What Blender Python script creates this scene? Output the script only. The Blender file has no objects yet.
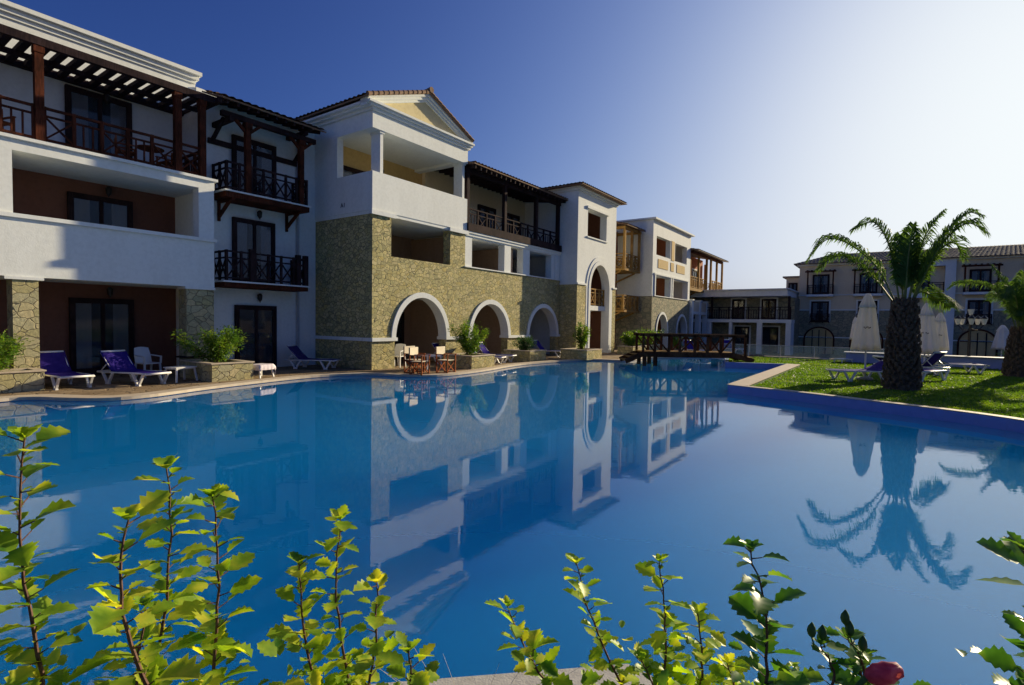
import bpy, bmesh, math, random
from math import sin, cos, pi, radians, sqrt, hypot, atan2
from mathutils import Vector, Matrix, noise
random.seed(7)
SC = bpy.context.scene
COL = SC.collection

# ------------------------------------------------------------ camera
CAMZ = 1.9
cam_d = bpy.data.cameras.new('camera'); cam = bpy.data.objects.new('camera', cam_d); COL.objects.link(cam)
cam_d.sensor_width = 36.0; cam_d.lens = 36.0*529.7/1024.0
cam_d.clip_start = 0.05; cam_d.clip_end = 3000
PITCH, ROLL = -0.03857, -0.01528
R = Matrix.Rotation(PITCH, 3, 'X') @ Matrix.Rotation(pi/2, 3, 'X')
fw = Vector((0, cos(PITCH), sin(PITCH)))
R = Matrix.Rotation(-ROLL*-1, 3, fw) @ R
cam.matrix_world = Matrix.Translation((0, 0, CAMZ)) @ R.to_4x4()
SC.camera = cam

# ------------------------------------------------------------ light
SUN_AZ, SUN_EL = atan2(.778, .628), radians(16.5)
W = bpy.data.worlds.new("World"); SC.world = W; W.use_nodes = True
nt = W.node_tree; bg = nt.nodes['Background']
sky = nt.nodes.new('ShaderNodeTexSky'); sky.sky_type = 'NISHITA'; sky.sun_disc = False
sky.sun_elevation = SUN_EL; sky.sun_rotation = SUN_AZ
sky.air_density = 0.7; sky.dust_density = 4.0; sky.ozone_density = 4.0; sky.altitude = 0
# film response of the sky: steeper blues, soft shoulder towards the sun
def vm(op, a, b):
    n = nt.nodes.new('ShaderNodeVectorMath'); n.operation = op; nt.links.new(a, n.inputs[0])
    if isinstance(b, tuple): n.inputs[1].default_value = b
    else: nt.links.new(b, n.inputs[1])
    return n.outputs[0]
gm = nt.nodes.new('ShaderNodeGamma'); gm.inputs['Gamma'].default_value = 1.5
nt.links.new(vm('MULTIPLY', sky.outputs[0], (.1, .1, .1)), gm.inputs['Color'])
q1 = vm('MULTIPLY', gm.outputs[0], (2.15, 2.35, 3.9)); q2 = vm('ADD', vm('MULTIPLY', q1, (.88, .88, .88)), (1.0, 1.0, 1.0))
q3 = vm('MULTIPLY', vm('DIVIDE', q1, q2), (6.15, 6.5, 6.55))
nt.links.new(q3, bg.inputs[0]); bg.inputs[1].default_value = 0.10
sd = bpy.data.lights.new('sun', 'SUN'); sd.energy = 5.0; sd.angle = radians(0.53); sd.color = (1.0, 0.84, 0.56)
so = bpy.data.objects.new('sun', sd); COL.objects.link(so)
sdir = Vector((cos(SUN_EL)*sin(SUN_AZ), cos(SUN_EL)*cos(SUN_AZ), sin(SUN_EL)))
so.rotation_euler = sdir.to_track_quat('Z', 'Y').to_euler()
SC.view_settings.view_transform = 'Standard'; SC.view_settings.look = 'None'
SC.view_settings.exposure = 0.46; SC.view_settings.gamma = 1.0
SC.view_settings.use_curve_mapping = False

# ------------------------------------------------------------ materials
def mat(name):
    m = bpy.data.materials.new(name); m.use_nodes = True
    return m, m.node_tree, m.node_tree.nodes['Principled BSDF']
def nd(t, kind, **kw):
    n = t.nodes.new(kind)
    for k, v in kw.items():
        if k.startswith('i_'):
            k2 = k[2:]; n.inputs[int(k2) if k2.isdigit() else k2.replace('_', ' ')].default_value = v
        else: setattr(n, k, v)
    return n
def ramp(t, fac, stops):
    r = t.nodes.new('ShaderNodeValToRGB'); e = r.color_ramp.elements
    while len(e) > 1: e.remove(e[-1])
    e[0].position = stops[0][0]; e[0].color = (*stops[0][1], 1)
    for p, c in stops[1:]:
        x = e.new(p); x.color = (*c, 1)
    t.links.new(fac, r.inputs[0]); return r.outputs[0]
def noisy(name, c1, c2, scale=3, rough=.8, bump=.1, bscale=60, detail=6, spec=.3, bdist=.01, wave=None):
    """plain surface: two tones mixed by noise, fine bump"""
    m, t, p = mat(name)
    tc = nd(t, 'ShaderNodeTexCoord')
    n = nd(t, 'ShaderNodeTexNoise', i_Scale=scale, i_Detail=detail, i_Roughness=.6); t.links.new(tc.outputs['Object'], n.inputs['Vector'])
    col = ramp(t, n.outputs['Fac'], [(.3, c1), (.7, c2)])
    t.links.new(col, p.inputs['Base Color'])
    p.inputs['Roughness'].default_value = rough; p.inputs['Specular IOR Level'].default_value = spec
    if bump:
        b = nd(t, 'ShaderNodeTexNoise', i_Scale=bscale, i_Detail=4); t.links.new(tc.outputs['Object'], b.inputs['Vector'])
        bm = nd(t, 'ShaderNodeBump', i_Strength=bump, i_Distance=bdist); t.links.new(b.outputs['Fac'], bm.inputs['Height']); t.links.new(bm.outputs[0], p.inputs['Normal'])
    return m
def plaster(name, base, stain):
    m, t, p = mat(name)
    tc = nd(t, 'ShaderNodeTexCoord')
    mp = nd(t, 'ShaderNodeMapping'); mp.inputs['Scale'].default_value = (1.2, 1.2, .25); t.links.new(tc.outputs['Object'], mp.inputs[0])
    n = nd(t, 'ShaderNodeTexNoise', i_Scale=1.6, i_Detail=8, i_Roughness=.65); t.links.new(mp.outputs[0], n.inputs['Vector'])
    n2 = nd(t, 'ShaderNodeTexNoise', i_Scale=9, i_Detail=5); t.links.new(tc.outputs['Object'], n2.inputs['Vector'])
    mx = nd(t, 'ShaderNodeMath', operation='MULTIPLY'); t.links.new(n.outputs['Fac'], mx.inputs[0]); t.links.new(n2.outputs['Fac'], mx.inputs[1])
    col = ramp(t, mx.outputs[0], [(.12, stain), (.3, base)])
    t.links.new(col, p.inputs['Base Color']); p.inputs['Roughness'].default_value = .88; p.inputs['Specular IOR Level'].default_value = .2
    b = nd(t, 'ShaderNodeTexNoise', i_Scale=35, i_Detail=5); t.links.new(tc.outputs['Object'], b.inputs['Vector'])
    bm = nd(t, 'ShaderNodeBump', i_Strength=.25, i_Distance=.01); t.links.new(b.outputs['Fac'], bm.inputs['Height']); t.links.new(bm.outputs[0], p.inputs['Normal'])
    return m
def stone(name, cols, mortar, scale=3.2, mw=.045):
    m, t, p = mat(name)
    tc = nd(t, 'ShaderNodeTexCoord')
    nz = nd(t, 'ShaderNodeTexNoise', i_Scale=2.6, i_Detail=3); t.links.new(tc.outputs['Object'], nz.inputs['Vector'])
    vm = nd(t, 'ShaderNodeVectorMath', operation='SCALE'); vm.inputs['Scale'].default_value = .22; t.links.new(nz.outputs['Color'], vm.inputs[0])
    va = nd(t, 'ShaderNodeVectorMath', operation='ADD'); t.links.new(tc.outputs['Object'], va.inputs[0]); t.links.new(vm.outputs[0], va.inputs[1])
    mp = nd(t, 'ShaderNodeMapping'); mp.inputs['Scale'].default_value = (1, 1, 1.35); t.links.new(va.outputs[0], mp.inputs[0])
    v = nd(t, 'ShaderNodeTexVoronoi', i_Scale=scale); t.links.new(mp.outputs[0], v.inputs['Vector'])
    e = nd(t, 'ShaderNodeTexVoronoi', feature='DISTANCE_TO_EDGE', i_Scale=scale); t.links.new(mp.outputs[0], e.inputs['Vector'])
    sep = nd(t, 'ShaderNodeSeparateColor'); t.links.new(v.outputs['Color'], sep.inputs[0])
    k = len(cols)-1
    c = ramp(t, sep.outputs[0], [(i/k, cc) for i, cc in enumerate(cols)])
    fn = nd(t, 'ShaderNodeTexNoise', i_Scale=14, i_Detail=7, i_Roughness=.7); t.links.new(tc.outputs['Object'], fn.inputs['Vector'])
    sh = ramp(t, fn.outputs['Fac'], [(.25, (.55, .55, .55)), (.75, (1.25, 1.22, 1.15))])
    mm = nd(t, 'ShaderNodeMix', data_type='RGBA', blend_type='MULTIPLY'); mm.inputs['Factor'].default_value = .85
    t.links.new(c, mm.inputs['A']); t.links.new(sh, mm.inputs['B'])
    mk = ramp(t, e.outputs['Distance'], [(mw*.5, (0, 0, 0)), (mw*1.4, (1, 1, 1))])
    mx = nd(t, 'ShaderNodeMix', data_type='RGBA'); mx.inputs['A'].default_value = (*mortar, 1)
    t.links.new(mk, mx.inputs['Factor']); t.links.new(mm.outputs['Result'], mx.inputs['B'])
    t.links.new(mx.outputs['Result'], p.inputs['Base Color']); p.inputs['Roughness'].default_value = .9; p.inputs['Specular IOR Level'].default_value = .2
    hm = nd(t, 'ShaderNodeMath', operation='ADD'); t.links.new(mk, hm.inputs[0]); 
    h2 = nd(t, 'ShaderNodeMath', operation='MULTIPLY'); h2.inputs[1].default_value = .5; t.links.new(fn.outputs['Fac'], h2.inputs[0]); t.links.new(h2.outputs[0], hm.inputs[1])
    bm = nd(t, 'ShaderNodeBump', i_Strength=.9, i_Distance=.03); t.links.new(hm.outputs[0], bm.inputs['Height']); t.links.new(bm.outputs[0], p.inputs['Normal'])
    return m
def wood(name, c1, c2, rough=.6):
    m, t, p = mat(name)
    tc = nd(t, 'ShaderNodeTexCoord')
    n = nd(t, 'ShaderNodeTexNoise', i_Scale=2.2, i_Detail=6); t.links.new(tc.outputs['Object'], n.inputs['Vector'])
    mp = nd(t, 'ShaderNodeMapping'); mp.inputs['Scale'].default_value = (14, 14, 1.5); t.links.new(tc.outputs['Object'], mp.inputs[0])
    g = nd(t, 'ShaderNodeTexNoise', i_Scale=3.0, i_Detail=5); t.links.new(mp.outputs[0], g.inputs['Vector'])
    mx = nd(t, 'ShaderNodeMath', operation='MULTIPLY'); t.links.new(n.outputs['Fac'], mx.inputs[0]); t.links.new(g.outputs['Fac'], mx.inputs[1])
    col = ramp(t, mx.outputs[0], [(.15, c1), (.36, c2)]); t.links.new(col, p.inputs['Base Color'])
    p.inputs['Roughness'].default_value = .85; p.inputs['Specular IOR Level'].default_value = .08
    bm = nd(t, 'ShaderNodeBump', i_Strength=.3, i_Distance=.004); t.links.new(g.outputs['Fac'], bm.inputs['Height']); t.links.new(bm.outputs[0], p.inputs['Normal'])
    return m
def leafmat(name, c1, c2, c3, trans=.45, scale=8, rough=.45):
    m, t, p = mat(name)
    g = nd(t, 'ShaderNodeTexCoord')
    n = nd(t, 'ShaderNodeTexNoise', i_Scale=scale, i_Detail=4); t.links.new(g.outputs['Object'], n.inputs['Vector'])
    col = ramp(t, n.outputs['Fac'], [(.3, c1), (.5, c2), (.68, c3)])
    t.links.new(col, p.inputs['Base Color']); p.inputs['Roughness'].default_value = rough; p.inputs['Specular IOR Level'].default_value = .35
    tr = nd(t, 'ShaderNodeBsdfTranslucent'); 
    br = nd(t, 'ShaderNodeMix', data_type='RGBA', blend_type='MULTIPLY'); br.inputs['Factor'].default_value = 1; br.inputs['B'].default_value = (1.6, 1.5, .5, 1)
    t.links.new(col, br.inputs['A']); t.links.new(br.outputs['Result'], tr.inputs['Color'])
    ms = nd(t, 'ShaderNodeMixShader'); ms.inputs[0].default_value = trans
    t.links.new(p.outputs[0], ms.inputs[1]); t.links.new(tr.outputs[0], ms.inputs[2])
    t.links.new(ms.outputs[0], t.nodes['Material Output'].inputs['Surface'])
    return m
def glassmat(name, tint=(.05, .07, .09), trans=.35):
    m, t, p = mat(name)
    p.inputs['Base Color'].default_value = (*tint, 1); p.inputs['Roughness'].default_value = .03; p.inputs['IOR'].default_value = 1.6
    n = nd(t, 'ShaderNodeTexCoord'); nz = nd(t, 'ShaderNodeTexNoise', i_Scale=.8); t.links.new(n.outputs['Object'], nz.inputs['Vector'])
    bm = nd(t, 'ShaderNodeBump', i_Strength=.04, i_Distance=.05); t.links.new(nz.outputs['Fac'], bm.inputs['Height']); t.links.new(bm.outputs[0], p.inputs['Normal'])
    tr = nd(t, 'ShaderNodeBsdfTransparent'); ms = nd(t, 'ShaderNodeMixShader'); ms.inputs[0].default_value = trans
    t.links.new(p.outputs[0], ms.inputs[1]); t.links.new(tr.outputs[0], ms.inputs[2]); t.links.new(ms.outputs[0], t.nodes['Material Output'].inputs['Surface'])
    return m

M = {}
M['white'] = plaster('white_plaster', (.82, .84, .80), (.74, .76, .72))
M['cream'] = plaster('cream_plaster', (.72, .62, .36), (.64, .54, .30))
M['ochre'] = plaster('ochre_plaster', (.62, .45, .20), (.55, .39, .17))
M['tan'] = plaster('tan_plaster', (.78, .66, .46), (.72, .60, .41))
M['brown'] = plaster('brown_plaster', (.22, .10, .065), (.19, .085, .055))
M['beige'] = plaster('beige_plaster', (.42, .30, .22), (.37, .26, .19))
M['terracotta'] = plaster('terracotta_plaster', (.44, .15, .07), (.38, .13, .06))
M['stone'] = stone('rubble_stone', [(.58, .48, .19), (.40, .37, .19), (.66, .57, .30), (.48, .44, .21), (.68, .58, .27)], (.27, .25, .14), 5.2, .04)
M['stone_big'] = stone('large_stone', [(.50, .44, .22), (.41, .39, .23), (.60, .52, .30), (.46, .43, .27), (.52, .48, .30)], (.24, .21, .14), 3.6, .028)
M['stone_far'] = stone('greenish_stone', [(.34, .33, .22), (.44, .39, .26), (.27, .28, .19), (.38, .36, .25)], (.20, .19, .14), 2.8, .05)
M['dark_wood'] = wood('dark_wood', (.035, .012, .007), (.12, .035, .018))
M['black_wood'] = wood('near_black_wood', (.018, .012, .014), (.05, .03, .03))
M['honey_wood'] = wood('honey_wood', (.26, .14, .04), (.46, .28, .09))
M['bridge_wood'] = wood('bridge_wood', (.06, .025, .012), (.17, .08, .035))
M['red_wood'] = wood('red_wood', (.22, .06, .02), (.40, .13, .045))
M['tile'] = noisy('roof_tile', (.17, .10, .06), (.31, .20, .13), 4.5, .85, .3, 40)
M['grey_tile'] = noisy('grey_roof_tile', (.20, .155, .12), (.30, .24, .19), 3, .85, .3, 40)
M['paving'] = stone('terrace_paving', [(.30, .21, .12), (.38, .28, .17), (.26, .18, .10)], (.16, .12, .08), 2.6, .03)
M['coping'] = noisy('pale_coping', (.52, .42, .30), (.64, .54, .41), 6, .7, .2, 50)
M['coping_grey'] = noisy('grey_coping', (.42, .40, .35), (.56, .54, .48), 18, .75, .3, 80)
M['pool_wall'] = noisy('blue_pool_wall', (.25, .31, .58), (.28, .35, .66), 5, .5, .1, 20)
M['ground'] = noisy('far_ground', (.20, .17, .12), (.30, .26, .19), .3, .9, .2, 6)
M['soil'] = noisy('dark_soil', (.05, .035, .02), (.10, .07, .045), 12, .95, .8, 40, bdist=.03)
M['glass'] = glassmat('window_glass', trans=.6)
M['clear'] = glassmat('clear_fence_glass', (.35, .45, .5), .8)
M['curtain'] = noisy('curtain', (.68, .70, .72), (.80, .80, .78), 3, .9, .1)
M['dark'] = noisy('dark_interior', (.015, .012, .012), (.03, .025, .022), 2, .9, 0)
M['metal'] = noisy('dark_metal', (.02, .02, .02), (.04, .035, .03), 8, .4, .05)
M['pipe'] = noisy('grey_pipe', (.35, .36, .38), (.45, .46, .48), 5, .5, .05)
M['plastic'] = noisy('white_plastic', (.74, .73, .70), (.82, .81, .79), 6, .35, .02, spec=.5)
M['sling'] = noisy('purple_sling', (.030, .018, .17), (.045, .028, .23), 9, .85, .3, 300, spec=.05)
M['sling_dark'] = noisy('dark_purple_sling', (.04, .025, .12), (.06, .035, .17), 9, .75, .3, 300)
M['canvas'] = noisy('cream_canvas', (.70, .60, .42), (.78, .69, .52), 7, .85, .3, 200)
M['towel'] = noisy('pinkish_towel', (.66, .58, .62), (.76, .70, .74), 9, .95, .8, 120)
M['lampglass'] = noisy('lamp_glass', (.75, .72, .62), (.8, .78, .7), 4, .2, 0)
M['pot'] = noisy('dark_pot', (.10, .05, .035), (.16, .08, .05), 6, .7, .2)
M['ink'] = noisy('dark_print', (.05, .05, .06), (.07, .07, .08), 6, .8, 0)
M['trunk'] = noisy('palm_trunk', (.07, .045, .028), (.22, .15, .095), 9, .95, 1.0, 30, bdist=.04)
M['palm'] = leafmat('palm_leaflets', (.05, .11, .03), (.085, .17, .045), (.14, .22, .07), .42, 3, .65)
M['palm'].node_tree.nodes['Principled BSDF'].inputs['Specular IOR Level'].default_value = .12
M['rachis'] = noisy('palm_rachis', (.12, .16, .04), (.20, .22, .07), 4, .6, .1)
M['shrub'] = leafmat('shrub_leaves', (.05, .13, .02), (.11, .22, .03), (.24, .32, .05), .45, 3)
M['shrub_dark'] = leafmat('dark_shrub_leaves', (.02, .06, .02), (.035, .10, .03), (.06, .14, .04), .35, 3)
M['hibiscus'] = leafmat('hibiscus_leaves', (.06, .18, .02), (.30, .46, .035), (.72, .70, .07), .55, 17, .42)
M['hibiscus_green'] = leafmat('green_hibiscus_leaves', (.03, .11, .02), (.07, .20, .03), (.20, .34, .05), .45, 22, .35)
M['twig'] = noisy('twig_bark', (.08, .035, .025), (.18, .09, .06), 60, .7, .3, 200)
M['bud'] = noisy('green_bud', (.03, .09, .02), (.08, .16, .04), 90, .5, .1)
M['petal'] = leafmat('pink_petal', (.26, .05, .11), (.40, .10, .19), (.52, .24, .32), .35, 40, .5)
M['grass_base'] = noisy('lawn_soil', (.035, .085, .012), (.07, .15, .02), 2.2, .95, .8, 60, bdist=.03)
M['grass'] = leafmat('grass_blades', (.08, .17, .018), (.125, .24, .025), (.20, .30, .035), .4, 1.2, .6)
M['fan'] = noisy('cooler_grille', (.3, .3, .28), (.4, .4, .38), 5, .6, .1)

# pool water: clear refracting sheet with slow ripples over a blue mosaic floor
m, t, p = mat('pool_water')
p.inputs['Base Color'].default_value = (.7, .98, 1, 1); p.inputs['Roughness'].default_value = 0.0; p.inputs['IOR'].default_value = 1.8
p.inputs['Transmission Weight'].default_value = 1.0
tc = nd(t, 'ShaderNodeTexCoord')
mp = nd(t, 'ShaderNodeMapping'); mp.inputs['Rotation'].default_value = (0, 0, .6); mp.inputs['Scale'].default_value = (1, 2.2, 1); t.links.new(tc.outputs['Object'], mp.inputs[0])
n1 = nd(t, 'ShaderNodeTexNoise', i_Scale=.9, i_Detail=2); t.links.new(mp.outputs[0], n1.inputs['Vector'])
n2 = nd(t, 'ShaderNodeTexNoise', i_Scale=5.5, i_Detail=3); t.links.new(mp.outputs[0], n2.inputs['Vector'])
b1 = nd(t, 'ShaderNodeBump', i_Strength=1.0, i_Distance=.0009); t.links.new(n1.outputs['Fac'], b1.inputs['Height'])
b2 = nd(t, 'ShaderNodeBump', i_Strength=1.0, i_Distance=.0003); t.links.new(n2.outputs['Fac'], b2.inputs['Height']); t.links.new(b1.outputs[0], b2.inputs['Normal'])
t.links.new(b2.outputs[0], p.inputs['Normal'])
df = nd(t, 'ShaderNodeSubsurfaceScattering'); df.falloff = 'BURLEY'; df.inputs['Color'].default_value = (.0, .36, .90, 1); df.inputs['Scale'].default_value = 4.5; df.inputs['Radius'].default_value = (1, 1, 1)
gl = nd(t, 'ShaderNodeMixShader'); fr = nd(t, 'ShaderNodeFresnel', i_IOR=1.8); t.links.new(b2.outputs[0], fr.inputs['Normal'])
inv = nd(t, 'ShaderNodeMath', operation='MULTIPLY_ADD'); inv.inputs[1].default_value = -.25; inv.inputs[2].default_value = .25; t.links.new(fr.outputs[0], inv.inputs[0])
t.links.new(inv.outputs[0], gl.inputs[0]); t.links.new(p.outputs[0], gl.inputs[1]); t.links.new(df.outputs[0], gl.inputs[2])
t.links.new(gl.outputs[0], t.nodes['Material Output'].inputs['Surface'])
M['water'] = m
def mosaic(name, base, dark, scale=12):
    m, t, p = mat(name)
    tc = nd(t, 'ShaderNodeTexCoord')
    br = nd(t, 'ShaderNodeTexBrick', offset=0.0, i_Scale=scale, i_Mortar_Size=.035, i_Brick_Width=.5, i_Row_Height=.5)
    br.inputs['Color1'].default_value = (*base, 1); br.inputs['Color2'].default_value = (*[c*.93 for c in base], 1); br.inputs['Mortar'].default_value = (*dark, 1)
    mp = nd(t, 'ShaderNodeMapping'); t.links.new(tc.outputs['Object'], mp.inputs[0]); t.links.new(mp.outputs[0], br.inputs['Vector'])
    n = nd(t, 'ShaderNodeTexNoise', i_Scale=.7, i_Detail=5); t.links.new(tc.outputs['Object'], n.inputs['Vector'])
    sh = ramp(t, n.outputs['Fac'], [(.3, (.9, .92, .94)), (.7, (1, 1, 1))])
    mm = nd(t, 'ShaderNodeMix', data_type='RGBA', blend_type='MULTIPLY'); mm.inputs['Factor'].default_value = 1; t.links.new(br.outputs['Color'], mm.inputs['A']); t.links.new(sh, mm.inputs['B'])
    t.links.new(mm.outputs['Result'], p.inputs['Base Color']); p.inputs['Roughness'].default_value = .4
    return m
M['mosaic'] = mosaic('pool_floor_mosaic', (.008, .44, .98), (.03, .40, .84))

# ------------------------------------------------------------ mesh collector
TH = atan2(.81700, .57662)          # building frame: local x runs along the facades (s), y into the buildings (w)
CU, SU = cos(TH), sin(TH)
def SW(s, w, z=0): return Vector((s*CU - w*SU, s*SU + w*CU, z))
OFF = {}
def root_of(o):
    while o.parent: o = o.parent
    return o
class MB:
    def __init__(self): self.v = []; self.f = []
    def add(self, vs, fs):
        n = len(self.v); self.v += [tuple(q) for q in vs]; self.f += [tuple(i+n for i in f) for f in fs]; return self
    def box(self, x0, x1, y0, y1, z0, z1):
        if x0 > x1: x0, x1 = x1, x0
        if y0 > y1: y0, y1 = y1, y0
        return self.add([(x0,y0,z0),(x1,y0,z0),(x1,y1,z0),(x0,y1,z0),(x0,y0,z1),(x1,y0,z1),(x1,y1,z1),(x0,y1,z1)],
            [(0,3,2,1),(4,5,6,7),(0,1,5,4),(1,2,6,5),(2,3,7,6),(3,0,4,7)])
    def bar(self, p0, p1, a=.04, b=None, up=(0,0,1)):
        b = a if b is None else b
        p0 = Vector(p0); p1 = Vector(p1); d = (p1-p0).normalized(); u = Vector(up)
        if abs(d.dot(u)) > .95: u = Vector((1,0,0))
        x = d.cross(u).normalized(); y = x.cross(d).normalized()
        vs = []
        for q in (p0, p1):
            for i, j in ((-1,-1),(1,-1),(1,1),(-1,1)): vs.append(q + x*(i*a/2) + y*(j*b/2))
        return self.add(vs, [(0,1,2,3),(7,6,5,4),(0,4,5,1),(1,5,6,2),(2,6,7,3),(3,7,4,0)])
    def tube(self, pts, r, n=8, cap=True):
        pts = [Vector(q) for q in pts]; k = len(pts); vs = []; fs = []
        rr = r if isinstance(r, (list, tuple)) else [r]*k
        prev = None
        for i, q in enumerate(pts):
            d = (pts[min(i+1,k-1)] - pts[max(i-1,0)]).normalized()
            if prev is None:
                u = Vector((0,0,1)) if abs(d.z) < .9 else Vector((1,0,0))
                x = d.cross(u).normalized()
            else: x = (prev - d*prev.dot(d)).normalized()
            prev = x; y = d.cross(x)
            for j in range(n):
                a = 2*pi*j/n; vs.append(q + (x*cos(a)+y*sin(a))*rr[i])
        for i in range(k-1):
            for j in range(n):
                j2 = (j+1) % n; fs.append((i*n+j, i*n+j2, (i+1)*n+j2, (i+1)*n+j))
        if cap: fs.append(tuple(reversed(range(n)))); fs.append(tuple(range((k-1)*n, k*n)))
        return self.add(vs, fs)
    def lathe(self, c, prof, n=16, fn=None):
        vs = []; fs = []; k = len(prof)
        for i, (r, z) in enumerate(prof):
            for j in range(n):
                a = 2*pi*j/n; q = r*(fn(a, i) if fn else 1); vs.append((c[0]+q*cos(a), c[1]+q*sin(a), c[2]+z))
        for i in range(k-1):
            for j in range(n):
                j2 = (j+1) % n; fs.append((i*n+j, i*n+j2, (i+1)*n+j2, (i+1)*n+j))
        fs.append(tuple(reversed(range(n)))); fs.append(tuple(range((k-1)*n, k*n)))
        return self.add(vs, fs)
    def prism(self, poly, z0, z1):
        n = len(poly); a = sum(poly[i][0]*poly[(i+1)%n][1]-poly[(i+1)%n][0]*poly[i][1] for i in range(n))
        if a < 0: poly = poly[::-1]
        vs = [(x,y,z0) for x,y in poly] + [(x,y,z1) for x,y in poly]
        return self.add(vs, [tuple(reversed(range(n))), tuple(range(n,2*n))] + [(i,(i+1)%n,(i+1)%n+n,i+n) for i in range(n)])
    def build(self, name, m, parent=None, smooth=False, sub=None):
        me = bpy.data.meshes.new(name)
        off = Vector(OFF.get(root_of(parent).name, (0,0,0))) if parent else Vector((0,0,0))
        me.from_pydata([Vector(q)-off for q in self.v], [], self.f); me.update()
        if smooth: me.polygons.foreach_set('use_smooth', [True]*len(me.polygons))
        me.materials.append(M[m] if isinstance(m, str) else m)
        o = bpy.data.objects.new(name, me); COL.objects.link(o)
        if parent: o.parent = parent
        return o
def tag(o, label, cat, group=None):
    o['label'] = label; o['category'] = cat
    if group: o['group'] = group
    return o
def struct(o): o['kind'] = 'structure'; return o
def thing(name, label, cat, base, group=None, rot=None, frame='sw'):
    """Empty at the thing's base; base in building frame (children given in that frame) or in world (children local)"""
    o = bpy.data.objects.new(name, None); COL.objects.link(o); tag(o, label, cat, group)
    o.empty_display_size = .3
    if frame == 'sw': o.location = SW(*base); o.rotation_euler = (0,0,TH + (rot or 0)); OFF[o.name] = base
    else: o.location = base; o.rotation_euler = (0,0,rot or 0); OFF[o.name] = (0,0,0)
    return o
def dup(root, loc, rz, label):
    def cp(o, par):
        c = o.copy(); COL.objects.link(c); c.parent = par
        for ch in o.children: cp(ch, c)
        return c
    r = cp(root, None); r.location = loc; r.rotation_euler = (0,0,rz); r['label'] = label
    return r

# ------------------------------------------------------------ architecture helpers
def mp3(ax, a, d, z): return (a, d, z) if ax == 's' else (d, a, z)
def wall(mb, a0, a1, z0, z1, d0, d1, holes=(), arches=(), ax='s'):
    """wall slab with rectangular holes and arched openings (ac, r, zspring, rz, zbottom)"""
    H = list(holes) + [(ac-r, ac+r, zb, zs+rz) for ac, r, zs, rz, zb in arches]
    A = sorted({a0, a1} | {min(max(x,a0),a1) for h in H for x in h[:2]}); Z = sorted({z0, z1} | {min(max(x,z0),z1) for h in H for x in h[2:]})
    def empty(i, j):
        if not (0 <= i < len(A)-1 and 0 <= j < len(Z)-1): return True
        a = (A[i]+A[i+1])/2; z = (Z[j]+Z[j+1])/2
        return any(h[0] < a < h[1] and h[2] < z < h[3] for h in H)
    def q(*pts): mb.add([mp3(ax, *p_) for p_ in pts], [tuple(range(len(pts)))])
    for i in range(len(A)-1):
        for j in range(len(Z)-1):
            if empty(i, j): continue
            x0, x1, y0, y1 = A[i], A[i+1], Z[j], Z[j+1]
            q((x0,d0,y0),(x1,d0,y0),(x1,d0,y1),(x0,d0,y1)); q((x1,d1,y0),(x0,d1,y0),(x0,d1,y1),(x1,d1,y1))
            if empty(i-1, j): q((x0,d1,y0),(x0,d0,y0),(x0,d0,y1),(x0,d1,y1))
            if empty(i+1, j): q((x1,d0,y0),(x1,d1,y0),(x1,d1,y1),(x1,d0,y1))
            if empty(i, j-1): q((x0,d1,y0),(x1,d1,y0),(x1,d0,y0),(x0,d0,y0))
            if empty(i, j+1): q((x0,d0,y1),(x1,d0,y1),(x1,d1,y1),(x0,d1,y1))
    for ac, r, zs, rz, zb in arches:
        n = 24; P_ = [(ac-r*cos(pi*k/n), zs+rz*sin(pi*k/n)) for k in range(n+1)]; zt = zs+rz
        for k in range(n):
            (xa, za), (xb, zb_) = P_[k], P_[k+1]
            q((xa,d0,za),(xb,d0,zb_),(xb,d0,zt),(xa,d0,zt)); q((xa,d1,zt),(xb,d1,zt),(xb,d1,zb_),(xa,d1,za))
            q((xa,d1,za),(xb,d1,zb_),(xb,d0,zb_),(xa,d0,za))
    return mb
def arch_ring(mb, ac, r, zs, rz, zb, wd, d0, d1, ax='s', n=28):
    """moulding: inner edge r-eps, outer r+wd, from d0 (front) to d1"""
    ri = r-.012; zi = rz-.012
    I = [(ac-ri, zb)] + [(ac-ri*cos(pi*k/n), zs+zi*sin(pi*k/n)) for k in range(n+1)] + [(ac+ri, zb)]
    O = [(ac-r-wd, zb)] + [(ac-(r+wd)*cos(pi*k/n), zs+(rz+wd)*sin(pi*k/n)) for k in range(n+1)] + [(ac+r+wd, zb)]
    vs = []; fs = []
    for (a, z), (b, y) in zip(I, O): vs += [mp3(ax,a,d0,z), mp3(ax,b,d0,y), mp3(ax,a,d1,z), mp3(ax,b,d1,y)]
    for k in range(len(I)-1):
        i = 4*k; j = i+4
        fs += [(i,i+1,j+1,j), (i+2,j+2,j+3,i+3), (i,j,j+2,i+2), (i+1,i+3,j+3,j+1)]
    e = 4*(len(I)-1); fs += [(0,2,3,1), (e,e+1,e+3,e+2)]
    mb.add(vs, fs)
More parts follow.
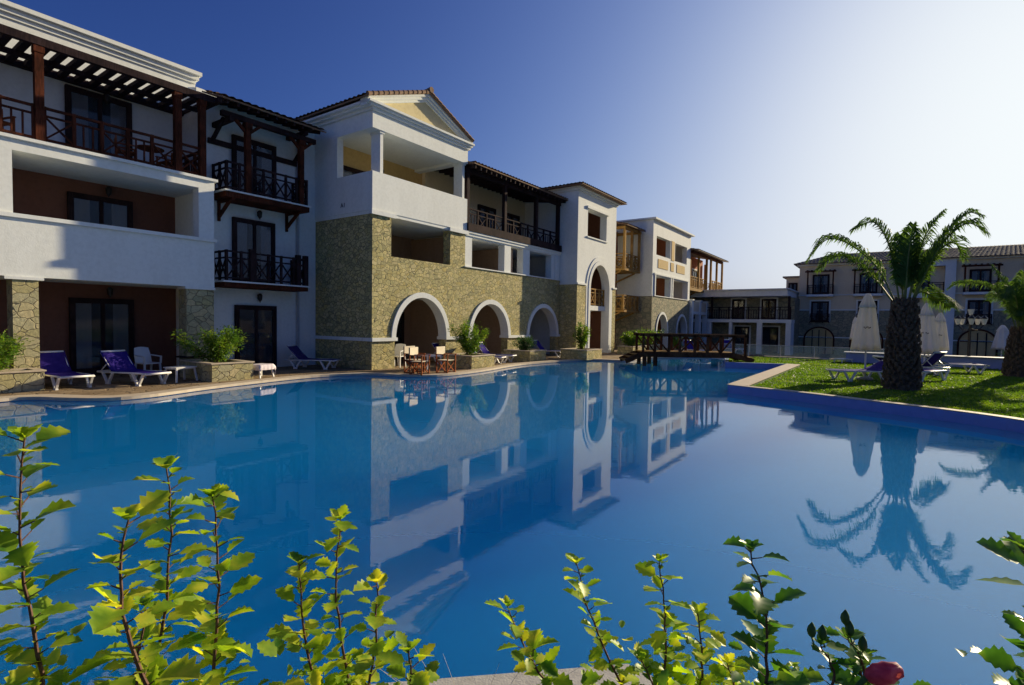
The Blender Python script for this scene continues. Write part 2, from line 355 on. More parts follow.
def window(par, a0, a1, z0, z1, d, sg=-1, ax='s', leaves=2, name='door', fm='black_wood', fw_=.09, curtain=True, trim=None, cur='curtain', mull=()):
    """framed glazing standing on the wall face d, facing direction sg along the depth axis"""
    def bx(mb, a, b, p, q_, y0, y1): 
        if ax == 's': mb.box(a, b, d+sg*p, d+sg*q_, y0, y1)
        else: mb.box(d+sg*p, d+sg*q_, a, b, y0, y1)
    f = MB()
    bx(f, a0, a0+fw_, .0, .12, z0, z1); bx(f, a1-fw_, a1, .0, .12, z0, z1); bx(f, a0+fw_, a1-fw_, .0, .12, z1-fw_, z1)
    bx(f, a0+fw_, a1-fw_, .0, .10, z0, z0+fw_*.8)
    wl = (a1-a0-2*fw_)/leaves
    for k in range(leaves):
        x = a0+fw_+k*wl
        bx(f, x, x+.05, .04, .105, z0+fw_*.8, z1-fw_); bx(f, x+wl-.05, x+wl, .04, .105, z0+fw_*.8, z1-fw_)
        bx(f, x+.05, x+wl-.05, .04, .10, z1-fw_-.07, z1-fw_); bx(f, x+.05, x+wl-.05, .04, .10, z0+fw_*.8, z0+fw_*.8+.12)
        for mz in mull: bx(f, x+.05, x+wl-.05, .05, .095, mz-.02, mz+.02)
    fo = f.build(name, fm, par)
    b = MB(); bx(b, a0+.02, a1-.02, .002, .02, z0+.02, z1-.02); b.build('backing', 'dark', fo)  # dark sheet on the uncut wall stands in for the unlit room
    g = MB(); bx(g, a0+fw_, a1-fw_, .066, .074, z0+.06, z1-fw_-.02); g.build('pane', 'glass', fo)
    if curtain:
        c = MB(); n = max(10, int((a1-a0)/.035))
        for side in range(leaves):
            xa = a0+fw_+side*wl; w_ = wl*(.62 if leaves > 1 else .8)
            xs = xa if side % 2 == 0 else xa+wl-w_
            for k in range(n):
                u0, u1 = k/n, (k+1)/n
                dd = [.035+.014*sin(u*w_/.05) for u in (u0, u1)]
                pts = [(xs+u0*w_, dd[0], z0+.08), (xs+u1*w_, dd[1], z0+.08), (xs+u1*w_, dd[1], z1-fw_-.03), (xs+u0*w_, dd[0], z1-fw_-.03)]
                c.add([mp3(ax, q_[0], d+sg*q_[1], q_[2]) for q_ in pts], [(0,1,2,3)])
        c.build('curtain', cur, fo)
    if trim:
        tm = MB(); tw = .14
        bx(tm, a0-tw, a0-.003, 0, .06, z0, z1+tw); bx(tm, a1+.003, a1+tw, 0, .06, z0, z1+tw); bx(tm, a0-.003, a1+.003, 0, .06, z1+.003, z1+tw)
        tm.build('trim', trim, fo)
    return fo
def railing(par, p0, p1, z0, h=.95, m='dark_wood', panel=1.0, start=0, th=.07, name='railing', pat='xb'):
    r = MB(); p0 = Vector(p0); p1 = Vector(p1); L = (p1-p0).length; n = max(1, round(L/panel)); d = (p1-p0)/n
    def P(k, z): q = p0+d*k; return (q.x, q.y, z)
    r.bar(P(0,z0+h), P(n,z0+h), th*1.25, th*.8); r.bar(P(0,z0+h*.78), P(n,z0+h*.78), th*.7, th*.7); r.bar(P(0,z0+.1), P(n,z0+.1), th*.8, th*.8)
    for k in range(n+1): r.bar(P(k,z0), P(k,z0+h+.04), th*1.1, th*1.1)
    for k in range(n):
        if pat == 'x' or (pat == 'xb' and (k+start) % 2 == 0):
            r.bar(P(k+.02,z0+.12), P(k+.98,z0+h*.76), th*.6, th*.6); r.bar(P(k+.02,z0+h*.76), P(k+.98,z0+.12), th*.6, th*.6)
        else:
            nb = max(2, int(panel/.2))
            for j in range(1, nb): r.bar(P(k+j/nb,z0+.12), P(k+j/nb,z0+h*.77), th*.55, th*.55)
    return r.build(name, m, par)
def sconce(par, a, d, z, sg=-1, ax='s'):
    b = MB(); x, y, zz = mp3(ax, a, d+sg*.12, z)
    b.lathe((x,y,zz), [(.02,.18),(.05,.17),(.09,.10),(.085,.09),(.07,-.06),(.03,-.10),(.012,-.15)], 8)
    x2, y2, z2 = mp3(ax, a, d, z+.1); b.bar((x2,y2,z2), (x,y,zz+.14), .025)
    x3, y3, z3 = mp3(ax, a, d+sg*.015, z+.05); b.box(x3-.04, x3+.04, y3-.04 if ax=='w' else y3-.012, y3+.04 if ax=='w' else y3+.012, z3-.07, z3+.09)
    return b.build('wall_lamp', 'metal', par)
def tiles(mb, p00, p10, p11, p01, per=.24, course=.38, amp=.045, th=.05):
    """pan-and-cover tiled slope: p00-p10 along the eave, p01-p11 along the ridge"""
    p00, p10, p11, p01 = map(Vector, (p00, p10, p11, p01))
    L = max((p10-p00).length, (p11-p01).length); H = ((p01-p00).length+(p11-p10).length)/2
    nu = max(2, int(L/per))*6; nv = max(1, int(H/course))
    nrm = (p10-p00).cross(p01-p00).normalized()
    if nrm.z < 0: nrm = -nrm
    vs = []; fs = []; rows = []
    for j in range(nv):
        for e in (0, 1):
            v = (j+e)/nv; row = []
            a = p00.lerp(p01, v); b = p10.lerp(p11, v)
            for i in range(nu+1):
                ph = (i % 6)/6; hgt = amp*(sin(ph*2*pi)*.5+.5)**.7 + (.035 if e == 0 else .0)
                jt = .006*noise.noise(Vector((i//6*1.7, j*2.3, 0)))
                row.append(len(vs)); vs.append(a.lerp(b, i/nu) + nrm*(hgt+jt))
            rows.append(row)
    for r0, r1 in zip(rows[:-1], rows[1:]):
        for i in range(nu): fs.append((r0[i], r0[i+1], r1[i+1], r1[i]))
    mb.add(vs, fs)
    q = [p - nrm*th for p in (p00, p10, p11, p01)] + [p - nrm*.002 for p in (p00, p10, p11, p01)]
    mb.add(q, [(3,2,1,0),(4,5,6,7),(0,1,5,4),(1,2,6,5),(2,3,7,6),(3,0,4,7)])

# ------------------------------------------------------------ ground, terrace, pool, lawn
g = MB(); g.prism([(-700,-700),(700,-700),(700,900),(-700,900)], -3.4, -1.6); struct(g.build('ground', 'ground'))
w_ = MB(); w_.add([(-13.5,-9,0),(14,-9,0),(14,29.2,0),(12.6,32.5,0),(-13.5,32.5,0)], [(0,1,2,3,4)])
struct(w_.build('water', 'water'))
w_ = MB(); w_.box(-14,14.5,-10,33,-1.5,-1.38); struct(w_.build('pool_floor', 'mosaic'))
EDGE = [(-12.5,8.2),(-11.35,10.3),(-10.98,11.5),(-10.55,11.72),(-9.9,11.62),(-8.95,11.6),(-8.43,12.2),(-8.2,12.9),(-8.02,13.6),(-7.58,14.7),(-6.75,16.5),(-5.9,17.55),(-4.95,18.0),(-3.9,17.7),(-2.75,17.6),(-2.1,18.2),(-1.5,19.1),(-.9,20.2),(-.3,21.7),(.5,23.3),(1.6,24.6),(2.9,25.9),(3.9,26.8),(4.6,26.9),(5.2,26.6),(5.75,26.5),(6.4,27.3),(7.0,28.4),(8.0,29.4),(9.6,30.3),(12.5,31.2)]
def smoothline(P_, it=2):
    for _ in range(it):
        Q = [P_[0]]
        for a, b in zip(P_[:-1], P_[1:]):
            Q += [(a[0]*.75+b[0]*.25, a[1]*.75+b[1]*.25), (a[0]*.25+b[0]*.75, a[1]*.25+b[1]*.75)]
        P_ = Q+[P_[-1]]
    return P_
ES = smoothline(EDGE, 2)
def offset(P_, d):
    Q = []
    for i, q in enumerate(P_):
        a = P_[max(i-1,0)]; b = P_[min(i+1,len(P_)-1)]; tx, ty = b[0]-a[0], b[1]-a[1]; l = hypot(tx,ty)
        Q.append((q[0]-ty/l*d, q[1]+tx/l*d))
    return Q
tr = MB(); tr.prism(offset(ES, .06) + [(14.2,33.5),(26,70),(10,120),(-80,120),(-80,-30),(-14,-30)], -1.62, .06); struct(tr.build('terrace', 'paving'))
tr = MB(); tr.prism([(14.25,33.5),(13.7,31.5),(13.95,29.05),(17.3,26.8),(24.2,21.9),(37.5,12.6),(50,-9),(200,-9),(200,160),(10.2,120),(26.2,70)], -1.62, -.65); struct(tr.build('lower_terrace', 'paving'))
def strip(mb, A, B, z0, z1):
    n = len(A); vs = [(x,y,z) for P_ in (A,B) for z in (z0,z1) for x,y in P_]
    fs = []
    for i in range(n-1):
        a0, a1, b0, b1 = i, n+i, 2*n+i, 3*n+i
        fs += [(a1,a1+1,b1+1,b1), (a0,a0+1,a1+1,a1), (b0,b1,b1+1,b0+1), (a0,b0,b0+1,a0+1)]
    fs += [(0,n,3*n,2*n), (n-1,3*n-1,4*n-1,2*n-1)]
    mb.add(vs, fs)
c = MB(); strip(c, ES, offset(ES, .42), .015, .085); struct(c.build('pool_coping', 'coping'))
c = MB(); strip(c, offset(ES, .05), offset(ES, .12), -1.4, .014); struct(c.build('pool_side', 'pool_wall'))

LAWN_FRONT = [(11.2,-9),(11.0,-3),(10.6,2),(10.1,6.6),(9.46,9.71),(9.08,10.65),(8.5,11.52),(7.96,12.33),(7.31,13.36),(6.65,14.1),(6.11,14.8)]
LAWN_BACK = [(12.27,23.43),(9.75,24.05),(10.6,26.2),(11.4,28.2),(13.9,29.1),(17.3,26.8),(24.2,21.9),(37.5,12.6),(50,-9)]
def ccw(P_): 
    n = len(P_); a = sum(P_[i][0]*P_[(i+1)%n][1]-P_[(i+1)%n][0]*P_[i][1] for i in range(n)); return P_ if a > 0 else P_[::-1]
LF = smoothline(LAWN_FRONT, 1)
lawn_poly = LF + LAWN_BACK
lz = .20
lb = MB(); lb.prism(lawn_poly, -1.62, lz); 
lw_ = lb.build('lawn', 'grass_base'); struct(lw_)
pw = MB()
strip(pw, offset(LF, .02), offset(LF, -.10), -1.4, .223)
strip(pw, [(6.08,14.84),(12.25,23.48)], [(6.26,14.75),(12.37,23.28)], -1.4, .222)
strip(pw, [(12.29,23.40),(9.71,24.04)], [(12.32,23.58),(9.85,24.2)], -1.4, .225)
strip(pw, [(9.72,24.02),(10.56,26.2),(11.36,28.25)], [(9.92,24.16),(10.74,26.15),(11.5,28.1)], -1.4, .224)
struct(pw.build('lawn_pool_wall', 'pool_wall'))
kb = MB(); strip(kb, offset(LF, .03), offset(LF, -.20), .2255, .245)
strip(kb, [(6.06,14.85),(12.23,23.48)], [(6.58,14.66),(12.62,23.12)], .2245, .244)
strip(kb, [(13.9,29.15),(17.35,26.9),(24.25,22.0),(37.5,12.8)], [(13.8,28.85),(17.2,26.6),(24.1,21.7),(37.4,12.5)], .10, .26)
struct(kb.build('lawn_kerb', 'coping'))

# planting bed the camera stands over, with its grey coping
BED = [(-14,.6),(-6,1.75),(-.63,2.56),(.64,2.74),(2.0,1.5),(3.6,-2.0),(4.6,-9)]
b = MB(); b.prism(BED+[(-14,-9)], -1.62, .054); struct(b.build('planting_bed', 'soil'))
b = MB(); strip(b, offset(BED, .0), offset(BED, -.34), .055, .10); struct(b.build('bed_coping', 'coping_grey'))
b = MB(); strip(b, offset(BED, .004), offset(BED, -.05), -1.4, .0545); struct(b.build('bed_pool_wall', 'pool_wall'))

# grass blades (uncountable)
def inside(x, y, P_):
    r = False; n = len(P_); j = n-1
    for i in range(n):
        if (P_[i][1] > y) != (P_[j][1] > y) and x < (P_[j][0]-P_[i][0])*(y-P_[i][1])/(P_[j][1]-P_[i][1])+P_[i][0]: r = not r
        j = i
    return r
gb = MB(); cnt = 0
while cnt < 60000:
    Y = random.random()**1.5*24+6; X = Y*random.uniform(.2, 1.25)
    if Y > 30 or not inside(X, Y, lawn_poly) or inside(X, Y, [(6.0,14.8),(12.3,23.6),(12.7,23.1),(6.6,14.5)]): continue
    k = noise.noise(Vector((X*.9, Y*.9, 0)))
    h = random.uniform(.02, .05)*(1+.5*k); a = random.uniform(0, 2*pi); wd = random.uniform(.008, .016)*(1+Y/14); lx, ly = random.gauss(0,.03), random.gauss(0,.03)
    gb.add([(X-wd*cos(a), Y-wd*sin(a), lz), (X+wd*cos(a), Y+wd*sin(a), lz), (X+lx, Y+ly, lz+h)], [(0,1,2)]); cnt += 1
o = gb.build('grass', 'grass'); o['kind'] = 'stuff'; o['label'] = 'short green grass of the lawn beside the pool'; 

# ============================================================ BUILDINGS
# ---- left wing with pergola
T = thing('hotel_wing', 'white three-storey hotel wing at far left with slatted dark pergola over brown recessed rooms', 'building', (3, 18.8, .06))
w = MB()
S0 = -9.0
w.box(S0, 8.43, 17.7, 17.95, 2.85, 4.3); w.box(S0, 8.48, 17.62, 18.03, 4.3, 4.40)
w.box(S0, 8.43, 17.951, 19.9, 2.86, 3.10)
w.box(S0, 8.45, 17.7, 19.9, 5.95, 6.22); w.box(S0, 8.52, 17.61, 19.9, 6.221, 6.30)
for a, b_ in ((7.97,8.43),(2.85,3.64),(-2.1,-1.4),(-7,-6.3)): w.box(a, b_, 17.7, 18.1, 4.401, 5.949)
for a, b_ in ((3.45,4.2),(-1.55,-.8),(7.55,8.44)): w.box(a, b_, 17.66, 18.22, 2.775, 2.849)
w.box(8.2, 8.42, 18.1, 19.9, 3.1, 5.949); w.box(8.2, 8.42, 18.31, 19.9, .06, 2.86)
w.box(S0, 8.9, 19.95, 20.2, 6.3, 10.0); w.box(8.9, 13.0, 19.95, 20.2, 6.3, 9.7)
w.box(S0, 8.9, 19.90, 20.25, 10.001, 10.12); w.box(S0, 8.97, 19.82, 20.3, 10.121, 10.26); w.box(S0, 9.03, 19.72, 20.34, 10.261, 10.38)
w.box(8.9, 13.0, 19.88, 20.25, 9.701, 9.9)
w.box(S0, 12.8, 20.3, 27, .06, 9.6)
w.build('white_wall', 'white', T)
w = MB(); w.box(S0, 8.2, 19.9, 20.1, .06, 2.86); w.box(S0, 8.2, 19.9, 20.1, 3.1, 5.95); w.build('room_wall', 'brown', T)
for a, b_ in ((3.6,4.1),(-1.4,-.9),(-6,-5.5),(7.6,8.42)): w = MB(); w.box(a, b_, 17.72, 18.25, .06, 2.774); w.build('stone_pillar', 'stone_big', T)
for s0 in (5.28, .9, -3.6):
    window(T, s0, s0+1.64, .10, 2.43, 19.9)
    window(T, s0, s0+1.64, 3.12, 5.55, 19.9)
    sconce(T, s0+1.0, 19.9, 2.62); sconce(T, s0+1.0, 19.9, 5.72)
    window(T, s0, s0+1.67, 6.32, 8.66, 19.95)
sconce(T, 6.28, 19.95, 8.55)
for s_ in (8.16, 7.45, 4.21, .2, -3.8, -7.8):
    q = MB(); q.box(s_-.09, s_+.09, 17.78, 17.96, 6.3, 8.72); q.box(s_-.11, s_+.11, 17.76, 17.98, 8.55, 8.72); q.build('post', 'dark_wood', T)
pg = MB(); pg.box(S0, 8.62, 17.74, 17.9, 8.721, 8.92); pg.box(S0, 8.62, 18.74, 18.88, 8.66, 8.779); pg.box(S0, 8.62, 19.78, 19.94, 8.74, 8.92)
s_ = S0+.1
while s_ < 8.6:
    pg.box(s_-.085, s_+.085, 17.9, 19.9, 8.78, 8.90); s_ += .37
pg.bar((8.55,17.5,8.8),(8.55,19.9,8.8),.12,.16)
pg.build('pergola', 'black_wood', T)
for a, b_, k in ((-8.9,-3.9,0),(-3.7,.1,1),(.3,4.1,0),(4.31,7.37,0),(7.53,8.1,0)): railing(T, (a,17.87,0), (b_,17.87,0), 6.31, .90, 'dark_wood', .62, k)
railing(T, (8.25,17.95,0), (8.25,19.8,0), 6.31, .90, 'dark_wood', .62)

def wood_chair(par_name, label, cat, loc, rot, m='dark_wood', seatm=None, group=None, frame='w'):
    t_ = thing(par_name, label, cat, loc, group, rot, 'world')
    f = MB()
    for x in (-.22,.22):
        f.bar((x,-.22,0),(x,-.22,.62),.04); f.bar((x,.22,0),(x,.25,.88),.04); f.bar((x,-.26,.63),(x,.24,.63),.06,.03)
    for y in (-.22,.22): f.bar((-.22,y,.40),(.22,y,.40),.03,.05)
    for z in (.55,.68,.82): f.bar((-.22,.24,z),(.22,.24,z),.02,.07)
    f.build('frame', m, t_)
    s = MB(); s.box(-.21,.21,-.21,.21,.43,.465); s.build('seat', seatm or m, t_)
    return t_
def round_table(label, loc, m='dark_wood', top='dark_wood', r=.4, h=.72, name='round_table'):
    t_ = thing(name, label, 'table', loc, None, 0, 'world')
    b = MB(); b.lathe((0,0,0), [(r*.97,h-.035),(r,h-.03),(r,h-.006),(r*.97,h)], 24); b.build('table_top', top, t_)
    b = MB(); b.tube([(0,0,.03),(0,0,h-.035)], .03, 8)
    for k in range(3): b.bar((0,0,.06),(r*.7*cos(k*2.1),r*.7*sin(k*2.1),.015),.05,.03)
    b.build('pedestal', m, t_)
    return t_
wood_chair('wooden_chair', 'dark wooden terrace chair under the slatted pergola, left of the table', 'chair', SW(6.35,18.6,6.30), TH+1.3, 'red_wood')
wood_chair('wooden_chair', 'dark wooden terrace chair under the slatted pergola, right of the table', 'chair', SW(7.55,18.75,6.30), TH-1.4, 'red_wood')
round_table('small wooden table between two chairs under the slatted pergola', SW(6.95,18.5,6.30), 'red_wood', 'red_wood', .36)
wood_chair('wooden_chair', 'dark wooden chair at the far left edge of the pergola terrace', 'chair', SW(3.55,18.5,6.30), TH+.3, 'red_wood')

# ---- narrow bay with two wooden balconies
T = thing('balcony_bay', 'narrow white wall bay with two dark wooden balconies and a small tiled canopy', 'building', (10.7, 18.9, .06))
w = MB(); w.box(8.45, 12.88, 18.8, 19.9, .06, 9.35); w.build('white_wall', 'white', T)
window(T, 9.62, 11.15, .10, 2.36, 18.8, curtain=False); window(T, 9.55, 11.1, 3.14, 5.42, 18.8, cur='curtain'); window(T, 9.55, 11.15, 6.12, 8.25, 18.8)
sconce(T, 10.5, 18.8, 2.62); sconce(T, 10.5, 18.8, 5.62)
b = MB(); b.box(8.85, 11.92, 17.78, 18.8, 5.88, 6.06)
for s_ in (9.1, 11.6):
    b.bar((s_,18.75,5.35),(s_,17.95,5.86),.09); b.bar((s_,18.76,5.2),(s_,18.76,5.86),.09,.08)
    b.bar((s_,17.8,5.84),(s_,18.8,5.84),.09,.08)
bo = b.build('balcony', 'dark_wood', T)
q = MB(); q.box(8.8, 11.97, 17.73, 18.8, 6.061, 6.11); q.build('balcony_slab', 'white', bo)
for a, c_ in (((8.92,17.86,0),(11.85,17.86,0)), ((8.92,17.9,0),(8.92,18.75,0)), ((11.85,17.9,0),(11.85,18.75,0))): railing(T, a, c_, 6.11, .92, 'black_wood', .45, 0, .065, pat='x')
for s_ in (9.62, 11.62):
    q = MB(); q.box(s_-.085, s_+.085, 17.78, 17.95, 6.11, 8.45); q.box(s_-.12, s_+.12, 17.75, 17.98, 8.28, 8.46); q.bar((s_,17.86,8.1),(s_+.45,17.86,8.5),.09); q.bar((s_,17.86,8.1),(s_-.45,17.86,8.5),.09); q.build('post', 'dark_wood', T)
q = MB(); q.box(8.75, 12.2, 17.78, 17.95, 8.47, 8.64); q.box(8.9,9.05,17.6,18.8,8.3,8.46); q.box(11.6,11.75,17.6,18.8,8.645,8.78)
for k in range(11): s_ = 8.8+k*.335; q.bar((s_,17.5,8.84),(s_,18.8,9.2),.08,.12)
q.bar((8.9,18.72,7.9),(8.9,18.0,8.45),.1); q.bar((11.9,18.72,7.9),(11.9,18.0,8.45),.1); q.box(8.75,12.1,18.7,18.8,7.75,7.92)
q.build('canopy_frame', 'black_wood', T)
r = MB(); tiles(r, (8.6,17.42,8.93), (12.4,17.42,8.93), (12.4,18.82,9.42), (8.6,18.82,9.42)); r.build('canopy_roof', 'tile', T)
b = MB(); b.box(8.8, 11.88, 17.8, 18.8, 2.93, 3.08); bo = b.build('balcony', 'dark_wood', T)
q = MB(); q.box(8.75, 11.93, 17.75, 18.8, 3.081, 3.13); q.build('balcony_slab', 'white', bo)
for a, c_ in (((8.9,17.86,0),(11.8,17.86,0)), ((8.9,17.9,0),(8.9,18.75,0)), ((11.8,17.9,0),(11.8,18.75,0))): railing(T, a, c_, 3.13, .98, 'black_wood', .45, 0, .065, pat='x')
q = MB(); 
for s_, w__ in ((9.75,17.86),(11.5,17.86),(11.8,17.86)): q.box(s_-.08,s_+.08,w__-.08,w__+.08,3.13,4.25)
q.build('post', 'black_wood', T)
q = MB(); q.tube([(12.05,18.72,.1),(12.05,18.72,8.7)], .05, 10); q.build('downpipe', 'pipe', T)

# ---- stone block with pediment + arcade gallery
T = thing('arcade_building', 'honey-coloured rubble stone building with three white-trimmed arches and white pedimented loggia on top', 'building', (19, 17, .06))
A1 = (15.45, 1.44, 1.2, 1.64, .04); A2 = (20.0, 1.43, 1.2, 1.55, .04); A3 = (24.74, 1.43, 1.2, 1.52, .04)
w = MB()
wall(w, 12.9, 18.1, .04, 5.78, 15.4, 15.8, [(13.8,17.12,4.31,5.78)], [A1])
wall(w, 18.1, 26.5, .04, 4.31, 15.4, 15.8, [], [A2, A3])
w.box(12.9, 13.3, 15.8, 19.9, .04, 5.78)
w.build('stone_wall', 'stone', T)
w = MB()
for A in (A1, A2, A3): arch_ring(w, A[0], A[1], A[2], A[3], 1.26, .20, 15.34, 15.82)
segs = [(12.84,14.01),(16.89,18.57),(21.43,23.31),(26.17,26.5)]
for a, b_ in segs: w.box(a-.06 if a > 13 else a, b_+.06 if b_ < 26.4 else b_, 15.30, 15.86, 1.11, 1.24)
w.box(12.83, 13.0, 15.861, 18.8, 1.11, 1.24)
w.build('arch_trim', 'white', T)
w = MB()
w.box(12.84, 18.14, 15.34, 15.62, 5.90, 7.30); w.box(12.84, 13.12, 15.62, 19.9, 5.90, 7.30); w.box(12.87, 18.12, 15.37, 19.9, 5.781, 5.899)
for a, b_ in ((12.78,13.95),(16.98,18.2)): w.box(a, b_, 15.28, 15.3395, 5.74, 5.90)
w.box(12.84, 13.12, 17.38, 19.9, 7.301, 8.84)
w.box(13.26, 13.40, 15.42, 15.92, 7.301, 8.84); w.box(17.88, 18.02, 15.42, 15.92, 7.301, 8.84)
w.box(13.22, 13.44, 15.38, 15.96, 8.76, 8.839); w.box(17.84, 18.06, 15.38, 15.96, 8.76, 8.839)
w.box(12.84, 18.14, 15.34, 15.8, 8.841, 9.44); w.box(12.84, 13.2, 15.8, 19.9, 8.841, 9.44); w.box(17.8, 18.14, 15.8, 19.9, 8.841, 9.44)
w.box(12.75, 18.22, 15.25, 19.9, 9.441, 9.54); w.box(12.62, 18.26, 15.16, 19.9, 9.541, 9.62); w.box(12.5, 18.3, 15.08, 19.9, 9.621, 9.70)
w.box(13.2, 17.8, 15.8, 19.9, 8.95, 9.1)
w.box(13.3, 18.0, 15.63, 19.9, 5.95, 6.1)
w.box(13.3, 26.4, 15.81, 19.9, 2.86, 3.05)
w.build('white_wall', 'white', T)
tp = MB(); tp.add([(12.9,15.36,9.70),(18.1,15.36,9.70),(15.5,15.36,10.62),(12.9,19.5,9.70),(18.1,19.5,9.70),(15.5,19.5,10.62)], [(0,1,2),(3,5,4),(0,2,5,3),(1,4,5,2)]); tp.build('pediment', 'cream', T)
rk = MB()
for s_ in (-1, 1):
    e = 15.5+s_*(3.0 if s_ < 0 else 2.74)
    for dp, dz0, dz1 in ((15.14,.0,.12),(15.21,-.10,.0),(15.28,-.19,-.10)):
        rk.add([(e,dp,9.72+dz0),(15.5,dp,10.80+dz0),(15.5,dp,10.80+dz1),(e,dp,9.72+dz1),(e,15.6,9.72+dz0),(15.5,15.6,10.80+dz0),(15.5,15.6,10.80+dz1),(e,15.6,9.72+dz1)],
            [(0,1,2,3),(7,6,5,4),(0,4,5,1),(3,2,6,7),(0,3,7,4),(1,5,6,2)])
rk.build('raking_cornice', 'white', T)
r = MB()
tiles(r, (12.4,20.4,9.80), (12.4,15.12,9.80), (15.5,15.12,10.95), (15.5,20.4,10.95)); tiles(r, (18.2,15.12,9.80), (18.2,20.4,9.80), (15.5,20.4,10.95), (15.5,15.12,10.95))
r.tube([(15.5,15.06,11.02),(15.5,20.4,11.02)], .1, 8)
for s_ in (-1, 1):
    k = 0
    while k < 13:
        u = k/13; x = 15.5+s_*(3.1 if s_ < 0 else 2.7)*(1-u); z = 9.80+1.15*u
        r.tube([(x,15.1,z+.02),(x-s_*.26,15.1,z+.12)], [.085,.065], 8); k += 1
r.tube([(15.5,15.0,11.03),(15.5,15.2,11.03)], [.12,.1], 8)
r.build('roof', 'tile', T)
w = MB(); w.box(13.3, 18.3, 18.3, 18.5, 6.1, 8.95); w.build('loggia_wall', 'ochre', T)
w = MB(); w.box(13.0, 26.45, 18.6, 18.8, .06, 5.78); w.box(17.9, 18.1, 15.85, 18.6, .06, 5.7); w.box(22.2,22.4,15.85,18.6,.06,5.7); w.build('room_wall', 'beige', T)
w = MB(); wall(w, 18.12, 26.48, 4.36, 5.72, 15.42, 15.8, [(18.6,21.1,4.36,5.66),(21.64,22.72,4.36,5.66),(23.35,25.55,4.36,5.66)])
w.box(18.05, 26.48, 15.33, 15.85, 4.312, 4.359); w.box(18.1, 26.48, 15.36, 19.0, 5.721, 5.93); w.box(18.1,26.48,15.30,15.359,5.84,5.93)
w.box(25.9, 26.2, 15.37, 15.41, 4.36, 5.72)
w.build('gallery_wall', 'white', T)
w = MB(); w.box(18.1, 26.48, 17.9, 18.1, 5.93, 9.14); w.build('gallery_back_wall', 'tan', T)
window(T, 13.6, 15.5, 6.12, 8.15, 18.3); sconce(T, 15.75, 18.3, 8.3)
window(T, 16.2, 17.7, 6.12, 8.15, 18.3)
for s_ in (19.1, 22.0, 24.3): window(T, s_, s_+1.5, 5.95, 8.1, 17.9)
for s_ in (13.85,): window(T, s_, s_+1.3, 3.06, 5.2, 18.6)
for s_ in (16.2, 20.9, 25.0): window(T, s_, s_+1.2, .08, 2.3, 18.6, curtain=False)
for s_ in (20.6, 24.6): window(T, s_, s_+1.2, 3.06, 5.2, 18.6, curtain=False)
q = MB(); q.box(18.15, 26.4, 15.26, 15.40, 5.931, 6.28); q.build('gallery_fascia', 'black_wood', T)
for s_ in (18.3, 21.15, 24.0, 26.3):
    q = MB(); q.box(s_-.09, s_+.09, 15.41, 15.59, 5.931, 8.55); q.build('post', 'black_wood', T)
railing(T, (18.4,15.5,0), (21.06,15.5,0), 6.02, .95, 'black_wood', .66, 1); railing(T, (21.24,15.5,0), (23.9,15.5,0), 6.02, .95, 'black_wood', .66, 1); railing(T, (24.1,15.5,0), (26.2,15.5,0), 6.02, .95, 'black_wood', .66)
q = MB(); q.box(18.15, 26.45, 15.38, 15.56, 8.551, 8.74)
for k in range(22): s_ = 18.3+k*.38; q.bar((s_,15.0,8.70),(s_,18.4,9.17),.08,.12)
q.add([(18.15,15.0,8.77),(26.45,15.0,8.77),(26.45,18.45,9.24),(18.15,18.45,9.24),(18.15,15.0,8.80),(26.45,15.0,8.80),(26.45,18.45,9.27),(18.15,18.45,9.27)], [(3,2,1,0),(4,5,6,7),(0,1,5,4),(1,2,6,5),(2,3,7,6),(3,0,4,7)])
q.build('gallery_roof_frame', 'black_wood', T)
r = MB(); tiles(r, (18.15,14.95,8.86), (26.6,14.95,8.86), (26.6,18.5,9.35), (18.15,18.5,9.35)); r.build('gallery_roof', 'tile', T)
cur = bpy.data.curves.new('wall_number', 'FONT'); cur.body = 'A1'; cur.size = .24; cur.extrude = .004
fo = bpy.data.objects.new('wall_number', cur); me = bpy.data.meshes.new_from_object(fo); me.materials.append(M['ink'])
fo2 = bpy.data.objects.new('wall_number', me); COL.objects.link(fo2); fo2.parent = T
fo2.rotation_euler = (pi/2, 0, -pi/2); fo2.location = Vector((12.83, 17.15, 6.15)) - Vector(OFF[T.name])

# ---- tower
T = thing('entrance_tower', 'white hip-roofed tower with one tall arched portal holding a small yellow balcony', 'building', (29, 16, .06))
AT = (29.35, 1.30, 3.9, 1.52, .04)
w = MB(); wall(w, 26.5, 31.6, .04, 9.32, 14.3, 14.75, [(27.68,30.2,6.95,8.5)], [AT])
w.box(26.5, 26.8, 14.75, 19.9, .04, 9.32); w.box(31.3, 31.6, 14.75, 19.9, .04, 9.32)
w.box(26.42, 31.68, 14.22, 19.98, 9.321, 9.44); w.box(26.3, 31.8, 14.1, 20.1, 9.441, 9.52)
w.box(27.5, 30.4, 14.2, 14.298, 8.52, 8.66); w.box(27.55, 30.3, 14.22, 14.298, 6.86, 6.93)
w.box(26.8, 31.3, 14.76, 17.0, 2.68, 2.96); w.box(28.05,30.65,14.5,14.76,2.68,2.96); w.box(26.8, 31.3, 14.76, 17.0, 6.5, 6.8); w.box(26.8, 31.3, 14.76, 17.0, 9.1, 9.3)
w.build('white_wall', 'white', T)
w = MB(); arch_ring(w, 29.35, 1.30, 3.9, 1.52, .05, .22, 14.22, 14.76); arch_ring(w, 29.35, 1.53, 3.9, 1.76, .05, .24, 14.255, 14.299); w.build('arch_trim', 'white', T)
w = MB(); w.box(26.46, 27.5, 14.262, 14.298, .05, 4.08); w.box(26.46, 26.499, 14.2985, 15.39, .05, 4.08); w.build('stone_facing', 'stone', T)
